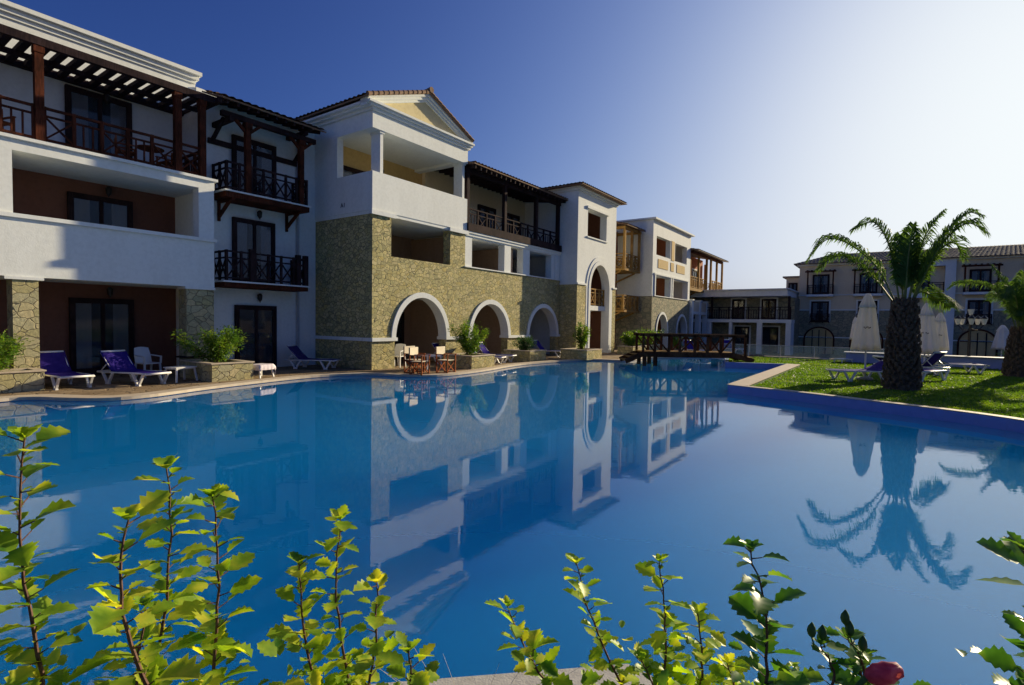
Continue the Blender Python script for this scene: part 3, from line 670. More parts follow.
w = MB(); w.box(31.16, 31.64, 14.262, 14.298, .05, 4.08); w.build('stone_facing', 'stone', T)
w = MB(); w.box(26.42, 27.56, 14.2, 14.3, 4.081, 4.18); w.box(31.12, 31.7, 14.2, 14.3, 4.081, 4.18); w.box(26.42, 26.5, 14.3, 15.38, 4.081, 4.18); w.build('stone_cap', 'white', T)
w = MB(); w.box(26.8, 31.3, 16.2, 16.4, .06, 9.1); w.box(31.26, 31.298, 14.77, 16.2, .06, 2.68); w.box(31.26, 31.298, 14.77, 16.2, 2.97, 6.5); w.box(31.26, 31.298, 14.77, 16.2, 6.81, 9.1); w.build('inner_wall', 'brown', T)
railing(T, (28.1,14.6,0), (30.6,14.6,0), 2.97, 1.0, 'honey_wood', .62, 0, .08, pat='x')
r = MB(); E0, E1, F0, F1 = 26.0, 32.1, 13.8, 20.4; mx_, my_ = 29.05, 17.1
ze, zr = 9.56, 10.25
tiles(r, (E0,F0,ze),(E1,F0,ze),(mx_+.3,my_-.4,zr),(mx_-.3,my_-.4,zr)); tiles(r, (E0,F1,ze),(E0,F0,ze),(mx_-.3,my_-.4,zr),(mx_-.3,my_+.4,zr)); tiles(r, (E1,F0,ze),(E1,F1,ze),(mx_+.3,my_+.4,zr),(mx_+.3,my_-.4,zr)); tiles(r, (E1,F1,ze),(E0,F1,ze),(mx_-.3,my_+.4,zr),(mx_+.3,my_+.4,zr))
r.box(E0+.05,E1-.05,F0+.05,F1-.05,9.521,9.555)
r.build('roof', 'tile', T)

# ---- recessed terracotta wing with honey-coloured balconies
T = thing('terracotta_wing', 'recessed terracotta wing with two honey-coloured wooden balconies between tower and white villa', 'building', (34.7, 17.5, .06))
w = MB(); w.box(31.62, 37.88, 17.0, 20, .06, 8.9); w.build('wall', 'terracotta', T)
for z0 in (.1, 2.95, 5.95):
    window(T, 32.6, 34.0, z0, z0+2.15, 17.0, trim='white'); window(T, 35.4, 36.8, z0, z0+2.15, 17.0, trim='white')
for zb, top in ((2.72, 0), (5.62, 1)):
    b = MB(); b.box(34.6, 37.45, 14.95, 17.0, zb, zb+.16)
    for s_ in (34.8, 37.2): b.bar((s_,16.95,zb-.7),(s_,15.3,zb-.02),.1); 
    bo = b.build('balcony', 'honey_wood', T)
    for a, c_ in (((34.7,15.05,0),(37.35,15.05,0)), ((34.7,15.1,0),(34.7,16.9,0)), ((37.35,15.1,0),(37.35,16.9,0))): railing(T, a, c_, zb+.16, 1.02, 'honey_wood', .66, 0, .08, pat='x')
for s_, w__ in ((34.7,15.05),(37.35,15.05),(34.7,16.9),(36.0,15.05)):
    q = MB(); q.box(s_-.08,s_+.08,w__-.08,w__+.08,5.78 if s_ != 36.0 else 5.78,8.5); q.build('post', 'honey_wood', T)
q = MB(); q.box(34.55,37.5,14.95,15.15,8.5,8.68); q.box(34.6,34.8,15.15,17,8.5,8.68); q.box(37.25,37.45,15.15,17,8.5,8.68); q.build('canopy_frame', 'honey_wood', T)
r = MB(); tiles(r, (34.3,14.7,8.72),(37.7,14.7,8.72),(37.7,17.1,9.3),(34.3,17.1,9.3)); tiles(r, (31.7,16.6,8.85),(34.29,16.6,8.85),(34.29,18,9.3),(31.7,18,9.3)); r.build('roof', 'tile', T)

# ---- white villa with cream panels
T = thing('white_villa', 'flat-roofed white building with cream panels, square loggias and two arches in a stone base', 'building', (42.5, 16, .06))
w = MB(); wall(w, 37.9, 47.0, 3.98, 9.6, 14.2, 14.6, [(38.6,41.75,7.1,8.5),(42.85,45.95,7.05,8.5),(38.5,41.75,4.05,5.52),(42.5,46.15,4.05,5.5)])
w.box(37.9, 38.2, 14.6, 20, 3.98, 9.6); w.box(46.7, 47.0, 14.6, 20, .06, 9.6)
w.box(37.7, 47.3, 13.95, 20.2, 9.6, 9.72); w.box(38.2, 46.7, 14.6, 17, 5.62, 5.9); w.box(38.2, 46.7, 14.6, 17, 8.9, 9.1); w.box(38.2, 46.7, 14.6, 17, 2.9, 3.1)
for a in (38.3, 41.8, 42.28, 46.2): w.box(a, a+.17, 14.12, 14.198, 4.05, 5.6)
w.box(38.2, 46.5, 14.1, 14.198, 5.6, 5.72); w.box(38.2, 46.5, 14.1, 14.198, 3.99, 4.049)
w.build('white_wall', 'white', T)
w = MB(); w.box(39.0, 41.2, 14.165, 14.198, 6.15, 6.82); w.box(41.85, 42.6, 14.165, 14.198, 6.15, 6.82); w.box(43.3, 45.4, 14.165, 14.198, 6.15, 6.82); w.box(41.95, 42.65, 14.165, 14.198, 7.0, 8.55); w.build('cream_panel', 'ochre', T)
B1 = (40.1, 1.18, 1.3, 1.38, .04); B2 = (44.9, 1.25, 1.3, 1.3, .04)
w = MB(); wall(w, 37.86, 47.0, .04, 3.97, 14.17, 14.6, [], [B1, B2]); w.box(37.86, 38.2, 14.6, 20, .04, 3.97); w.build('stone_wall', 'stone_far', T)
for B in (B1, B2): w = MB(); arch_ring(w, B[0], B[1], B[2], B[3], .05, .18, 14.11, 14.61); w.build('arch_trim', 'white', T)
w = MB(); w.box(38.2, 46.7, 17.0, 17.2, .06, 9); w.box(42.2, 42.4, 14.65, 17, .06, 9); w.build('room_wall', 'terracotta', T)
for s_ in (39.2, 43.4):
    for z0 in (.08, 3.1, 5.92): window(T, s_, s_+1.7, z0, z0+2.2, 17.0, trim='white')

# ---- wooden gallery wing
T = thing('wooden_gallery_wing', 'far wing with honey-coloured wooden gallery under a thin tiled roof above white piers', 'building', (52, 16, .06))
w = MB(); w.box(47.02, 57, 15.9, 19.5, .06, 4.9); w.build('white_wall', 'white', T)
w = MB(); w.box(47.02, 56.9, 15.9, 19.4, 4.9, 8.6); w.build('upper_wall', 'terracotta', T)
for s_ in (47.8, 50.5, 53.2): 
    for z0 in (.1, 2.9, 5.25): window(T, s_, s_+1.5, z0, z0+2.1, 15.9, trim='white')
b = MB(); b.box(47.1, 52.6, 14.2, 15.9, 4.95, 5.2); b.box(52.7, 57.2, 13.9, 15.9, 4.95, 5.2)
for s_ in (47.4, 49.8, 52.2, 54.6, 56.9): b.bar((s_,15.85,4.2),(s_,14.5,4.93),.12)
b.build('balcony', 'honey_wood', T)
for a, b_ in ((47.2,49.8),(49.9,52.5)): railing(T, (a,14.3,0), (b_,14.3,0), 5.2, 1.0, 'honey_wood', .65, 0, .08)
for a, b_ in ((52.8,55),(55.1,57.1)): railing(T, (a,14.0,0), (b_,14.0,0), 5.2, 1.0, 'honey_wood', .65, 0, .08)
railing(T, (57.1,14.1,0), (57.1,15.8,0), 5.2, 1.0, 'honey_wood', .65, 0, .08)
for s_, w__ in ((47.2,14.3),(49.85,14.3),(52.5,14.3),(52.85,14.0),(55.0,14.0),(57.1,14.0),(57.1,15.7)):
    q = MB(); q.box(s_-.09,s_+.09,w__-.09,w__+.09,5.2,8.2); q.build('post', 'honey_wood', T)
q = MB(); q.box(47.05,57.3,13.95,14.2,8.2,8.4); q.build('gallery_beam', 'dark_wood', T)
r = MB(); tiles(r, (46.9,13.5,8.42),(57.7,13.5,8.42),(57.7,17,9.1),(46.9,17,9.1)); r.build('roof', 'grey_tile', T)
w = MB()
for s_ in (47.2, 49.6, 52.0, 54.4): w.box(s_, s_+.45, 14.0, 14.45, .06, 4.05); w.box(s_-.06, s_+.51, 13.94, 14.51, 4.051, 4.15)
w.box(47.1, 54.9, 14.05, 14.4, 2.85, 3.1); w.box(47.1, 54.9, 14.4, 15.9, 2.85, 3.05)
w.build('white_pier', 'white', T)
w = MB()
for a, b_ in ((47.7,49.55),(50.1,51.95),(52.5,54.35)): w.box(a, b_, 14.1, 14.3, 3.11, 3.95)
w.build('parapet_panel', 'tan', T)

# ---- low two-storey building beyond the bridge (faces the camera: facade at constant s)
GZ = -.64
T = thing('low_gallery_building', 'low two-storey building in shade with flat roof, dark gallery railing and white square columns', 'building', (54, 11, GZ))
w = MB()
for a, b_ in ((6.84,7.25),(9.17,9.6),(11.73,12.0),(13.6,13.95)): w.box(52.0, 52.4, a, b_, GZ, 2.19)
w.box(51.95, 54.0, 6.80, 16, 2.191, 2.48); w.box(52.4,54,6.84,7.2,GZ,2.19)
w.build('white_column', 'white', T)
w = MB(); w.box(54.0, 60, 6.84, 17, GZ, 4.5); w.build('stone_wall', 'stone_far', T)
w = MB(); w.box(51.4, 60.5, 7.1, 17, 4.55, 5.1); w.box(51.2, 60.7, 6.95, 17, 5.1, 5.2); w.build('flat_roof', 'white', T)
railing(T, (52.1,6.9,0), (52.1,15.5,0), 2.48, 1.1, 'black_wood', .9, 0, .08, pat='b')
for a in (6.95, 13.5):
    q = MB(); q.box(52.0,52.18,a,a+.18,2.48,4.549); q.build('post', 'black_wood', T)
for a, b_ in ((11.05,12.2),(8.35,9.6)):
    window(T, a, b_, 2.5, 4.4, 54.0, ax='w', trim='white', curtain=False)
for a, b_ in ((10.6,11.9),(8.1,9.5)):
    window(T, a, b_, GZ+.02, 1.8, 54.0, ax='w', trim='white', curtain=False)

# ---- long building at right background
T = thing('long_hotel_building', 'long tan three-storey hotel block at right with grey tiled roof and greenish stone ground floor', 'building', (60, -8, GZ))
w = MB()
RX = [(-1.33,-3.85)]
holes = [(-3.85,-1.55,4.93,7.15),(-3.85,-1.55,1.6,4.5)]
wall(w, -34, 6.95, GZ, 7.6, 57.3, 57.7, holes, ax='w'); w.box(57.7, 66, -34, 6.95, GZ, 7.6)
w.build('tan_wall', 'tan', T)
w = MB(); 
wall(w, -34, -4.55, GZ, 3.42, 57.26, 57.298, ax='w'); wall(w, -1.4, 6.99, GZ, 3.42, 57.26, 57.298, ax='w'); w.box(57.3,66,6.951,6.99,GZ,3.42); w.build('stone_facing', 'stone_far', T)
w = MB(); w.box(57.2, 57.259, -34, -4.55, 3.421, 3.52); w.box(57.2, 57.259, -1.4, 7.04, 3.421, 3.52); w.box(57.2,57.259,-34,-4.55,.88,.97); w.box(57.2,57.259,-1.4,7.04,.88,.97); w.box(57.2,57.299,-34,-4.55,4.80,4.9); w.box(57.2,57.299,-1.4,7.02,4.8,4.9)
w.box(57.0, 57.6, -34.2, 7.15, 7.601, 7.75)
# white projecting frame
w.box(57.0, 57.299, -4.55, -3.86, GZ, 7.6); w.box(57.0, 57.299, -1.54, -1.25, GZ, 7.6); w.box(57.0,57.299,-3.86,-1.54,7.16,7.6); w.box(57.0,57.299,-3.86,-1.54,4.5,4.92); w.box(57.0,57.299,-3.86,-1.54,1.2,1.6)
w.box(57.0, 57.299, -21.6, -21, GZ, 7.6); w.box(57.0,57.299,-18.3,-18,GZ,7.6)
w.build('white_trim', 'white', T)
r = MB(); tiles(r, (56.7,-34.4,7.78),(56.7,7.4,7.78),(61.5,4.4,9.1),(61.5,-31,9.1), .3, .5, .022); tiles(r, (56.7,7.4,7.78),(66.4,7.4,7.78),(61.6,4.4,9.1),(61.5,4.4,9.1), .3, .5); tiles(r, (66.4,7.4,7.78),(66.4,-34.4,7.78),(61.6,-31,9.1),(61.6,4.4,9.1), .3,.5)
r.build('roof', 'grey_tile', T)
cents = [5.15, 1.45, -6.1, -9.8, -13.5]
for c_ in cents:
    window(T, c_-.68, c_+.68, 4.93, 6.78, 57.3, ax='w', fm='black_wood')
    b = MB(); b.box(56.5, 57.3, c_-1.08, c_+1.08, 4.80-.1, 4.90); bo = b.build('balcony', 'white', T)
    railing(T, (56.58,c_-1.05,0), (56.58,c_+1.05,0), 4.9, .85, 'black_wood', .7, 0, .06, pat='b')
    for e in (-1.02, 1.02):
        railing(T, (56.6,c_+e,0), (57.25,c_+e,0), 4.9, .85, 'black_wood', .7, 0, .06, pat='b')
    q = MB()
    for e in (-1.02, 1.02): q.box(56.55,56.67,c_+e-.06,c_+e+.06,4.9,6.95); q.bar((56.5,c_+e,7.0),(57.3,c_+e,7.12),.1)
    q.box(56.52,56.66,c_-1.25,c_+1.25,6.951,7.08)
    for k in range(7): q.bar((56.35,c_-1.1+k*.366,7.11),(57.3,c_-1.1+k*.366,7.2),.05,.07)
    q.build('balcony_frame', 'dark_wood', T)
    window(T, c_-.72, c_+.72, 2.35, 4.28, 57.26, ax='w', fm='black_wood', trim='white')
    railing(T, (57.12,c_-.78,0), (57.12,c_+.78,0), 2.25, .85, 'black_wood', .5, 0, .06, pat='x')
    # ground arch with glazed doors
    a = MB(); arch_ring(a, c_, 1.15, .75, 1.05, GZ, .12, 57.18, 57.259, ax='w'); ao = a.build('arch_door', 'dark_wood', T)
    a = MB(); n = 16; pts = [(c_-1.14,GZ)]+[(c_-1.14*cos(pi*k/n), .75+1.04*sin(pi*k/n)) for k in range(n+1)]+[(c_+1.14,GZ)]
    a.add([(57.24,x,z) for x,z in pts]+[(57.259,x,z) for x,z in pts], [tuple(range(len(pts))), tuple(reversed(range(len(pts),2*len(pts))))]); a.build('backing', 'ochre', ao)  # ochre colour stands in for the warm-lit interior behind the doors
    a = MB()
    for x in (-.55, 0, .55): a.box(57.2, 57.238, c_+x-.04, c_+x+.04, GZ, 1.6)
    a.box(57.2,57.238,c_-1.1,c_+1.1,.85,.95); a.build('glazing_bar', 'black_wood', ao)
for z0 in (4.94, 1.65):
    window(T, -2.9, -1.8, z0, z0+1.9, 57.7, ax='w', fm='black_wood')
    railing(T, (57.36,-3.8,0), (57.36,-1.6,0), z0, .85, 'black_wood', .7, 0, .06, pat='b')
w = MB(); w.box(59, 64, 6.99, 8.3, GZ, 6.7); w.build('annex_wall', 'tan', T)
window(T, 7.3, 8.1, 5.1, 6.2, 59.0, ax='w', name='window')
q = MB(); q.box(58.8, 59.0, 7.3, 8.1, 3.7, 4.5); q.lathe((58.78,7.7,4.1), [(.01,-.01),(.02,.01)], 6); q.build('cooler_unit', 'fan', T)
r = MB(); r.box(58.7, 64.2, 6.99, 8.6, 6.7, 6.85); r.build('annex_roof', 'grey_tile', T)

# ============================================================ FURNITURE
def make_lounger(label, loc, rot, back=50, m='sling', group='purple sling sun loungers'):
    """x across, +y towards the head; base at the middle of the foot end"""
    t_ = thing('sun_lounger', label, 'sun lounger', loc, group, rot, 'world')
    L = 1.32; hz = .34; br = radians(back); bl = .68
    f = MB()
    for x in (-.34, .34):
        f.tube([(x,0,hz-.035),(x,.06,hz-.01),(x,L,hz-.02),(x,L+.55,hz-.03)], .022, 8)
        if back > 5: f.tube([(x*.93,L,hz-.015),(x*.93,L+bl*cos(br),hz+bl*sin(br)-.02)], .018, 8)
    f.tube([(-.34,.0,hz-.02),(.34,0,hz-.02)], .028, 8); f.tube([(-.34,L+.55,hz-.02),(.34,L+.55,hz-.02)], .025, 8)
    f.tube([(-.32,L+bl*cos(br),hz+bl*sin(br)),(.32,L+bl*cos(br),hz+bl*sin(br))], .03, 8)
    f.tube([(-.30,L+.3*cos(br),hz+.3*sin(br)),(-.33,L+.45,hz-.02)], .015, 6); f.tube([(.30,L+.3*cos(br),hz+.3*sin(br)),(.33,L+.45,hz-.02)], .015, 6)
    f.build('frame', 'plastic', t_, True)
    for x in (-.345, .345):
        for y in (.30, 1.45):
            g_ = MB(); g_.bar((x,y-.20,hz-.02),(x,y-.02,.02),.05,.055); g_.bar((x,y+.20,hz-.02),(x,y+.02,.02),.05,.055); g_.box(x-.03,x+.03,y-.07,y+.07,0,.035); g_.build('leg', 'plastic', t_)
    s = MB(); n = 14; vs = []
    path = [(.04+k/n*(L-.04), hz+.012-.022*sin(pi*k/n)) for k in range(n+1)] + [(L+bl*cos(br)*k/8, hz+.02+bl*sin(br)*k/8-.02*sin(pi*k/8)) for k in range(1,9)]
    for y, z in path:
        for x, dz in ((-.325,0),(-.16,-.012),(0,-.016),(.16,-.012),(.325,0)): vs.append((x*1.07,y,z+dz+.006))
    k = len(path); nn = len(vs); vs += [(x,y,z-.012) for x,y,z in vs]
    fs = []
    for i in range(k-1):
        for j in range(4):
            a = i*5+j; fs.append((a,a+1,a+6,a+5)); fs.append((a+nn,a+nn+5,a+nn+6,a+nn+1))
        for j in (0, 4): a = i*5+j; fs.append((a,a+5,a+5+nn,a+nn))
    for a in range(4): fs.append((a,a+nn,a+1+nn,a+1)); b_ = (k-1)*5+a; fs.append((b_,b_+1,b_+1+nn,b_+nn))
    s.add(vs, fs); s.build('sling', m, t_, True)
    return t_
def lx(s, w, z=.06): return tuple(SW(s, w, z))
ROT_POOL = TH                # head towards the buildings
proto = make_lounger('purple sun lounger beside the leftmost stone planter, head raised under the brown room', lx(4.5,16.35), ROT_POOL+.08, 50)
dup(proto, lx(6.1,15.85), ROT_POOL+.28, 'purple sun lounger with raised back beside the small white table under the brown room')
make_lounger('dark purple sun lounger in the shaded corner against the stone side wall', lx(12.3,16.6), radians(84), 46, 'sling_dark')
dup(proto, lx(18.3,13.4), radians(66), 'purple sun lounger behind the large planter by the first arch, partly hidden by its shrub')
dup(proto, lx(19.6,13.75), radians(66), 'purple sun lounger in front of the second arch, beside the wall planter')
dup(proto, lx(24.7,13.9), radians(66), 'purple sun lounger in the shade before the third arch')
dup(proto, lx(17.3,14.3), radians(66), 'purple sun lounger nearest the first arch, almost hidden behind the large planter')
flat = make_lounger('white-framed purple lounger in front of the big palm trunk, below the nearest closed parasol', (10.2,16.75,lz), radians(-84), 24)
dup(flat, (14.2,17.6,lz), radians(112), 'flat purple lounger just right of the big palm trunk')
dup(flat, (18.2,20.4,lz), radians(78), 'pale-ended lounger on the lawn right of the three closed parasols')
dup(flat, (15.6,20.0,lz), radians(100), 'lounger behind the big palm trunk under the second closed parasol')
dup(proto, (14.5,20.3,lz), radians(200), 'lounger with upright purple back half hidden by the big palm trunk')
dup(proto, (11.6,31.6,.06), radians(20), 'purple lounger seen through the left half of the bridge railing')
dup(proto, (14.8,34.0,.06), radians(15), 'purple lounger seen through the right half of the bridge railing')

def plastic_chair(label, loc, rot, group='white plastic chairs'):
    t_ = thing('plastic_chair', label, 'chair', loc, group, rot, 'world')
    f = MB()
    for x in (-.24,.24):
        f.bar((x,-.24,0),(x*.95,-.2,.42),.045); f.bar((x,.27,0),(x*.95,.2,.42),.045); f.bar((x,-.24,.63),(x,.22,.66),.06,.03); f.bar((x,-.22,.42),(x,-.24,.63),.04)
    f.build('leg_frame', 'plastic', t_)
    s = MB(); s.box(-.24,.24,-.24,.22,.41,.44); s.build('seat', 'plastic', t_)
    b = MB(); vs = []
    for z, y in ((.44,.2),(.65,.25),(.88,.31)):
        for x in (-.24,-.12,0,.12,.24): vs.append((x*(1 if z < .8 else .85), y+.03*(1-(x/.24)**2), z+(.0 if z < .8 else .03*(1-(x/.24)**2))))
    nn = len(vs); vs += [(x,y+.02,z) for x,y,z in vs]; fs = []
    for i in range(2):
        for j in range(4): a = i*5+j; fs += [(a,a+1,a+6,a+5),(a+nn,a+nn+5,a+nn+6,a+nn+1)]
        for j in (0,4): a = i*5+j; fs.append((a,a+5,a+5+nn,a+nn))
    for a in range(4): fs.append((a,a+nn,a+1+nn,a+1)); b_ = 10+a; fs.append((b_,b_+1,b_+1+nn,b_+nn))
    b.add(vs, fs); b.build('backrest', 'plastic', t_)
    return t_
pc = plastic_chair('white plastic chair against the brown room wall behind the second lounger', lx(6.75,18.3), TH+.2)
dup(pc, lx(14.45,15.75), TH-1.2, 'white plastic chair in the mouth of the first stone arch')
dup(pc, lx(14.9,16.5), TH+.8, 'white plastic chair deeper inside the first stone arch')
dup(pc, (25.2,27.2,-.64), radians(30), 'white plastic chair beside the far closed parasol at the right edge')
dup(pc, (26.6,27.0,-.64), radians(-60), 'second white plastic chair near the right edge, behind the far palm')
def low_table(label, loc, rot, sx=.28, sy=.28, h=.4, name='side_table', legm='plastic', towel=False):
    t_ = thing(name, label, 'table', loc, None, rot, 'world')
    b = MB(); b.box(-sx,sx,-sy,sy,h-.03,h); b.box(-sx+.03,sx-.03,-sy+.03,sy-.03,h-.06,h-.03); b.build('table_top', 'plastic', t_)
    for x in (-1,1):
        for y in (-1,1): l = MB(); l.bar((x*(sx+.0),y*(sy+.0),0),(x*(sx-.05),y*(sy-.05),h-.05),.04); l.build('leg', 'plastic', t_)
    return t_
low_table('small white square table right of the second purple lounger', lx(6.9,16.5), TH+.25, .32, .26, .42)
st = low_table('white splay-legged stool draped with a pinkish towel', lx(8.95,15.9), TH+.3, .28, .24, .40, 'stool')
tw = MB(); N = 16; vs = []; fs = []
for i in range(N+1):
    for j in range(N+1):
        u, v = (i/N-.5)*.86, (j/N-.5)*.78
        dx = max(abs(u)-.29, 0); dy = max(abs(v)-.25, 0)
        x = max(-.30, min(.30, u)); y = max(-.26, min(.26, v)); z = .412-(dx+dy)*1.2 + .006*noise.noise(Vector((u*9,v*9,1)))
        x += (.02+.015*sin(v*40))*(1 if u > 0 else -1)*(1 if dx > 0 else 0); y += (.02+.015*sin(u*40))*(1 if v > 0 else -1)*(1 if dy > 0 else 0)
        vs.append((x,y,z))
for i in range(N):
    for j in range(N): a = i*(N+1)+j; fs.append((a,a+1,a+N+2,a+N+1))
tw.add(vs, fs); o = tw.build('towel', 'towel', None, True); o.location = lx(8.95,15.9); o.rotation_euler = (0,0,TH+.3)
tag(o, 'pinkish white towel hanging over the stool by the right planter', 'towel')
low_table('white table behind the director chairs by the first arch', lx(14.6,14.2), TH, .4, .35, .55)
round_table('dark round table against the brown room wall beside the white chair', SW(7.75,17.9,.06), 'black_wood', 'black_wood', .38, .62)

def director(label, loc, rot):
    t_ = thing('director_chair', label, 'chair', loc, 'wooden director chairs at the pool edge', rot, 'world')
    f = MB()
    for x in (-.27,.27):
        f.bar((x,-.22,.0),(x,-.22,.66),.035); f.bar((x,.22,0),(x,.24,.92),.035); f.bar((x,-.27,.67),(x,.26,.67),.065,.025); f.bar((x,-.24,.02),(x,.24,.02),.035); f.bar((x,-.22,.44),(x,.22,.44),.035)
    for y in (-.19,.19): f.bar((-.27,y,.03),(.27,y,.43),.03); f.bar((.27,y,.03),(-.27,y,.43),.03)
    f.build('frame', 'red_wood', t_)
    s = MB(); s.box(-.26,.26,-.21,.21,.455,.47); s.build('seat', 'canvas', t_)
    b = MB(); b.box(-.285,.285,.215,.265,.66,.93); b.build('backrest', 'canvas', t_)
    return t_
dc = director('cream canvas director chair nearest the pool edge, left of the pair', (-3.13,17.98,.06), radians(72))
dup(dc, (-2.33,18.75,.06), radians(66), 'cream canvas director chair on the right, beside the large planter')
dup(dc, (-3.45,18.75,.06), radians(60), 'cream canvas director chair behind the left one, its back just visible')

def parasol(label, loc, zt, zb, r, logo=True):
    t_ = thing('parasol', label, 'parasol', loc, 'closed cream parasols on the lawn', 0, 'world')
    b = MB(); b.tube([(0,0,0),(0,0,zt-loc[2]-.05)], .028, 10); b.build('pole', 'plastic', t_)
    b = MB(); b.lathe((0,0,0), [(.22,0),(.24,.03),(.22,.07),(.05,.1)], 20); b.build('base', 'coping_grey', t_)
    H = zt-zb; z0 = zb-loc[2]
    seed = random.random()*9
    def fold(a, i): return 1+.16*cos(a*8+seed)+.05*cos(a*3+i*.3)
    c = MB()
    prof = [(r*.9,.03),(r,0),(r*.93,H*.12),(r*.79,H*.35),(r*.64,H*.58),(r*.53,H*.74),(r*.49,H*.80)]
    c.lathe((0,0,z0), prof, 48, fold); c.build('canopy', 'canvas_white', t_, True)
    c = MB(); c.lathe((0,0,z0), [(r*.58,H*.745),(r*.60,H*.76),(r*.42,H*.87),(r*.27,H*.95),(r*.16,H*.99),(.03,H)], 48, lambda a,i: 1+.10*cos(a*8+seed) if i < 4 else 1); c.build('cap', 'canvas_white', t_, True)
    if logo:
        c = MB(); ang = atan2(-loc[1], -loc[0])+.0
        for k in range(7):
            a = ang-.35+k*.10; rr = r*.90*(.95); zz = z0+H*.40+.012*sin(k*2.2)
            p0 = (rr*cos(a), rr*sin(a), zz); p1 = (rr*cos(a+.08), rr*sin(a+.08), zz+.018*cos(k*1.7))
            c.bar(p0, p1, .01, .03)
        c.build('logo', 'ink', t_)
    return t_
M['canvas_white'] = leafmat('parasol_canvas', (.82, .80, .73), (.85, .83, .77), (.88, .86, .80), .22, 3, .9)
for n_ in M['canvas_white'].node_tree.nodes:
    if n_.type == 'MIX': n_.inputs['B'].default_value = (1, .97, .88, 1)
parasol('large closed cream parasol nearest the pool, left of the big palm', (11.5,17.2,lz), 3.0, 1.17, .385)
parasol('closed cream parasol immediately right of the big palm trunk', (15.6,20.0,lz), 2.85, .97, .36)
parasol('closed parasol squeezed between its two right-hand neighbours', (17.0,21.6,lz), 2.62, .92, .32)
parasol('rightmost of the three closed parasols right of the big palm', (19.35,24.0,-.2 if False else lz), 2.62, .93, .34)
parasol('distant pale closed parasol behind the nearest one', (19.4,30.0,-.64), 2.48, 1.2, .24, False)
parasol('distant closed parasol at the right edge behind the far palm', (25.9,28.0,-.64), 2.14, .85, .4, False)

# ---- planters
def planter(label, s0, s1, w0, w1, h, plant_label, pm='shrub', ph=1.0, n=900, spread=1.0, group='stone planters along the terrace', msh='stone_big', leaf=.07):
    t_ = thing('stone_planter', label, 'planter', ((s0+s1)/2,(w0+w1)/2,.06), group)
    b = MB(); z1 = .06+h; tk = .16
    b.box(s0,s1,w0,w0+tk,.06,z1); b.box(s0,s1,w1-tk,w1,.06,z1); b.box(s0,s0+tk,w0+tk,w1-tk,.06,z1); b.box(s1-tk,s1,w0+tk,w1-tk,.06,z1); b.build('planter_wall', msh, t_)
    b = MB(); c_ = .03
    b.box(s0-c_,s1+c_,w0-c_,w0+tk,z1+.001,z1+.035); b.box(s0-c_,s1+c_,w1-tk,w1+c_,z1+.001,z1+.035); b.box(s0-c_,s0+tk,w0+tk,w1-tk,z1+.001,z1+.035); b.box(s1-tk,s1+c_,w0+tk,w1-tk,z1+.001,z1+.035); b.build('rim', 'coping', t_)
    b = MB(); b.box(s0+tk,s1-tk,w0+tk,w1-tk,.1,z1-.06); b.build('soil', 'soil', t_)
    if plant_label: shrub(plant_label, SW((s0+s1)/2,(w0+w1)/2,z1-.06), ((s1-s0)*.55*spread, (w1-w0)*.55*spread), ph, n, pm, leaf)
    return t_
def leafquad(mb, c, d, up, L, wd):
    d = d.normalized(); x = d.cross(up)
    if x.length < 1e-3: x = d.cross(Vector((1,0,0)))
    x.normalize(); n_ = x.cross(d)
    a = c; b = c+d*L*.45+x*wd*.5+n_*L*.05; e = c+d*L*.45-x*wd*.5+n_*L*.05; m_ = c+d*L*.5-n_*L*.02; tip = c+d*L-n_*L*.12
    mb.add([a,b,tip,e,m_], [(0,4,1),(4,2,1),(0,3,4),(4,3,2)])
def shrub(label, loc, rad, h, n, m, leaf=.07, cat='shrub', name='shrub', group=None):
    t_ = thing(name, label, cat, tuple(loc), group, random.uniform(0,6), 'world')
    rx = (rad[0]+rad[1])/2; st_ = MB(); fo_ = MB()
    ns = 12; stems = []
    for k in range(ns):
        a = random.uniform(0,2*pi); r_ = random.uniform(.2,1)*rx; hh = h*random.uniform(.6,1.05)*(1-.25*r_/rx)
        p0 = Vector((random.gauss(0,.06),random.gauss(0,.06),0)); p1 = Vector((r_*.55*cos(a),r_*.55*sin(a),hh*.5)); p2 = Vector((r_*cos(a),r_*sin(a),hh))
        stems.append((p0,p1,p2)); st_.tube([p0,p1,p2], [.013,.009,.004], 5)
    for k in range(int(n*1.7)):
        p0,p1,p2 = random.choice(stems); u = random.uniform(.12,1.03)**.8
        c = p0*(1-u)**2+p1*2*u*(1-u)+p2*u*u
        c = c+Vector((random.gauss(0,.06),random.gauss(0,.06),random.gauss(0,.05)))*(.6+rx)
        if c.z < .02: c.z = random.uniform(.02,.15)
        d = Vector((random.gauss(0,1)+c.x*2,random.gauss(0,1)+c.y*2,random.gauss(.3,.7)))
        leafquad(fo_, c, d, Vector((random.gauss(0,.5),random.gauss(0,.5),1)), leaf*random.uniform(.8,1.5), leaf*random.uniform(.5,.8))
    st_.build('stem', 'twig', t_); fo_.build('foliage', m, t_)
    return t_
planter('large-stone planter at the left edge of the picture beside the first lounger', 2.2,3.97,16.8,17.68,.46, 'bright green shrub in the leftmost stone planter', 'shrub', 1.05, 2200, 1.1)
planter('stone planter at the foot of the pier, right of the white table', 7.35,8.55,15.6,17.6,.50, 'leafy shrub in the planter before the stone pier', 'shrub', 1.2, 2600, 1.15)
planter('stone planter beside the director chairs between the first two arches', 15.75,17.2,13.0,14.5,.48, 'tall yellow-green shrub between the first and second arch', 'shrub', 1.5, 2600, 1.0, msh='stone')
planter('stone planter between the second and third arch', 20.6,22.0,13.5,15.0,.48, 'dark low shrub between the second and third arch', 'shrub_dark', .85, 1000, .8, msh='stone')
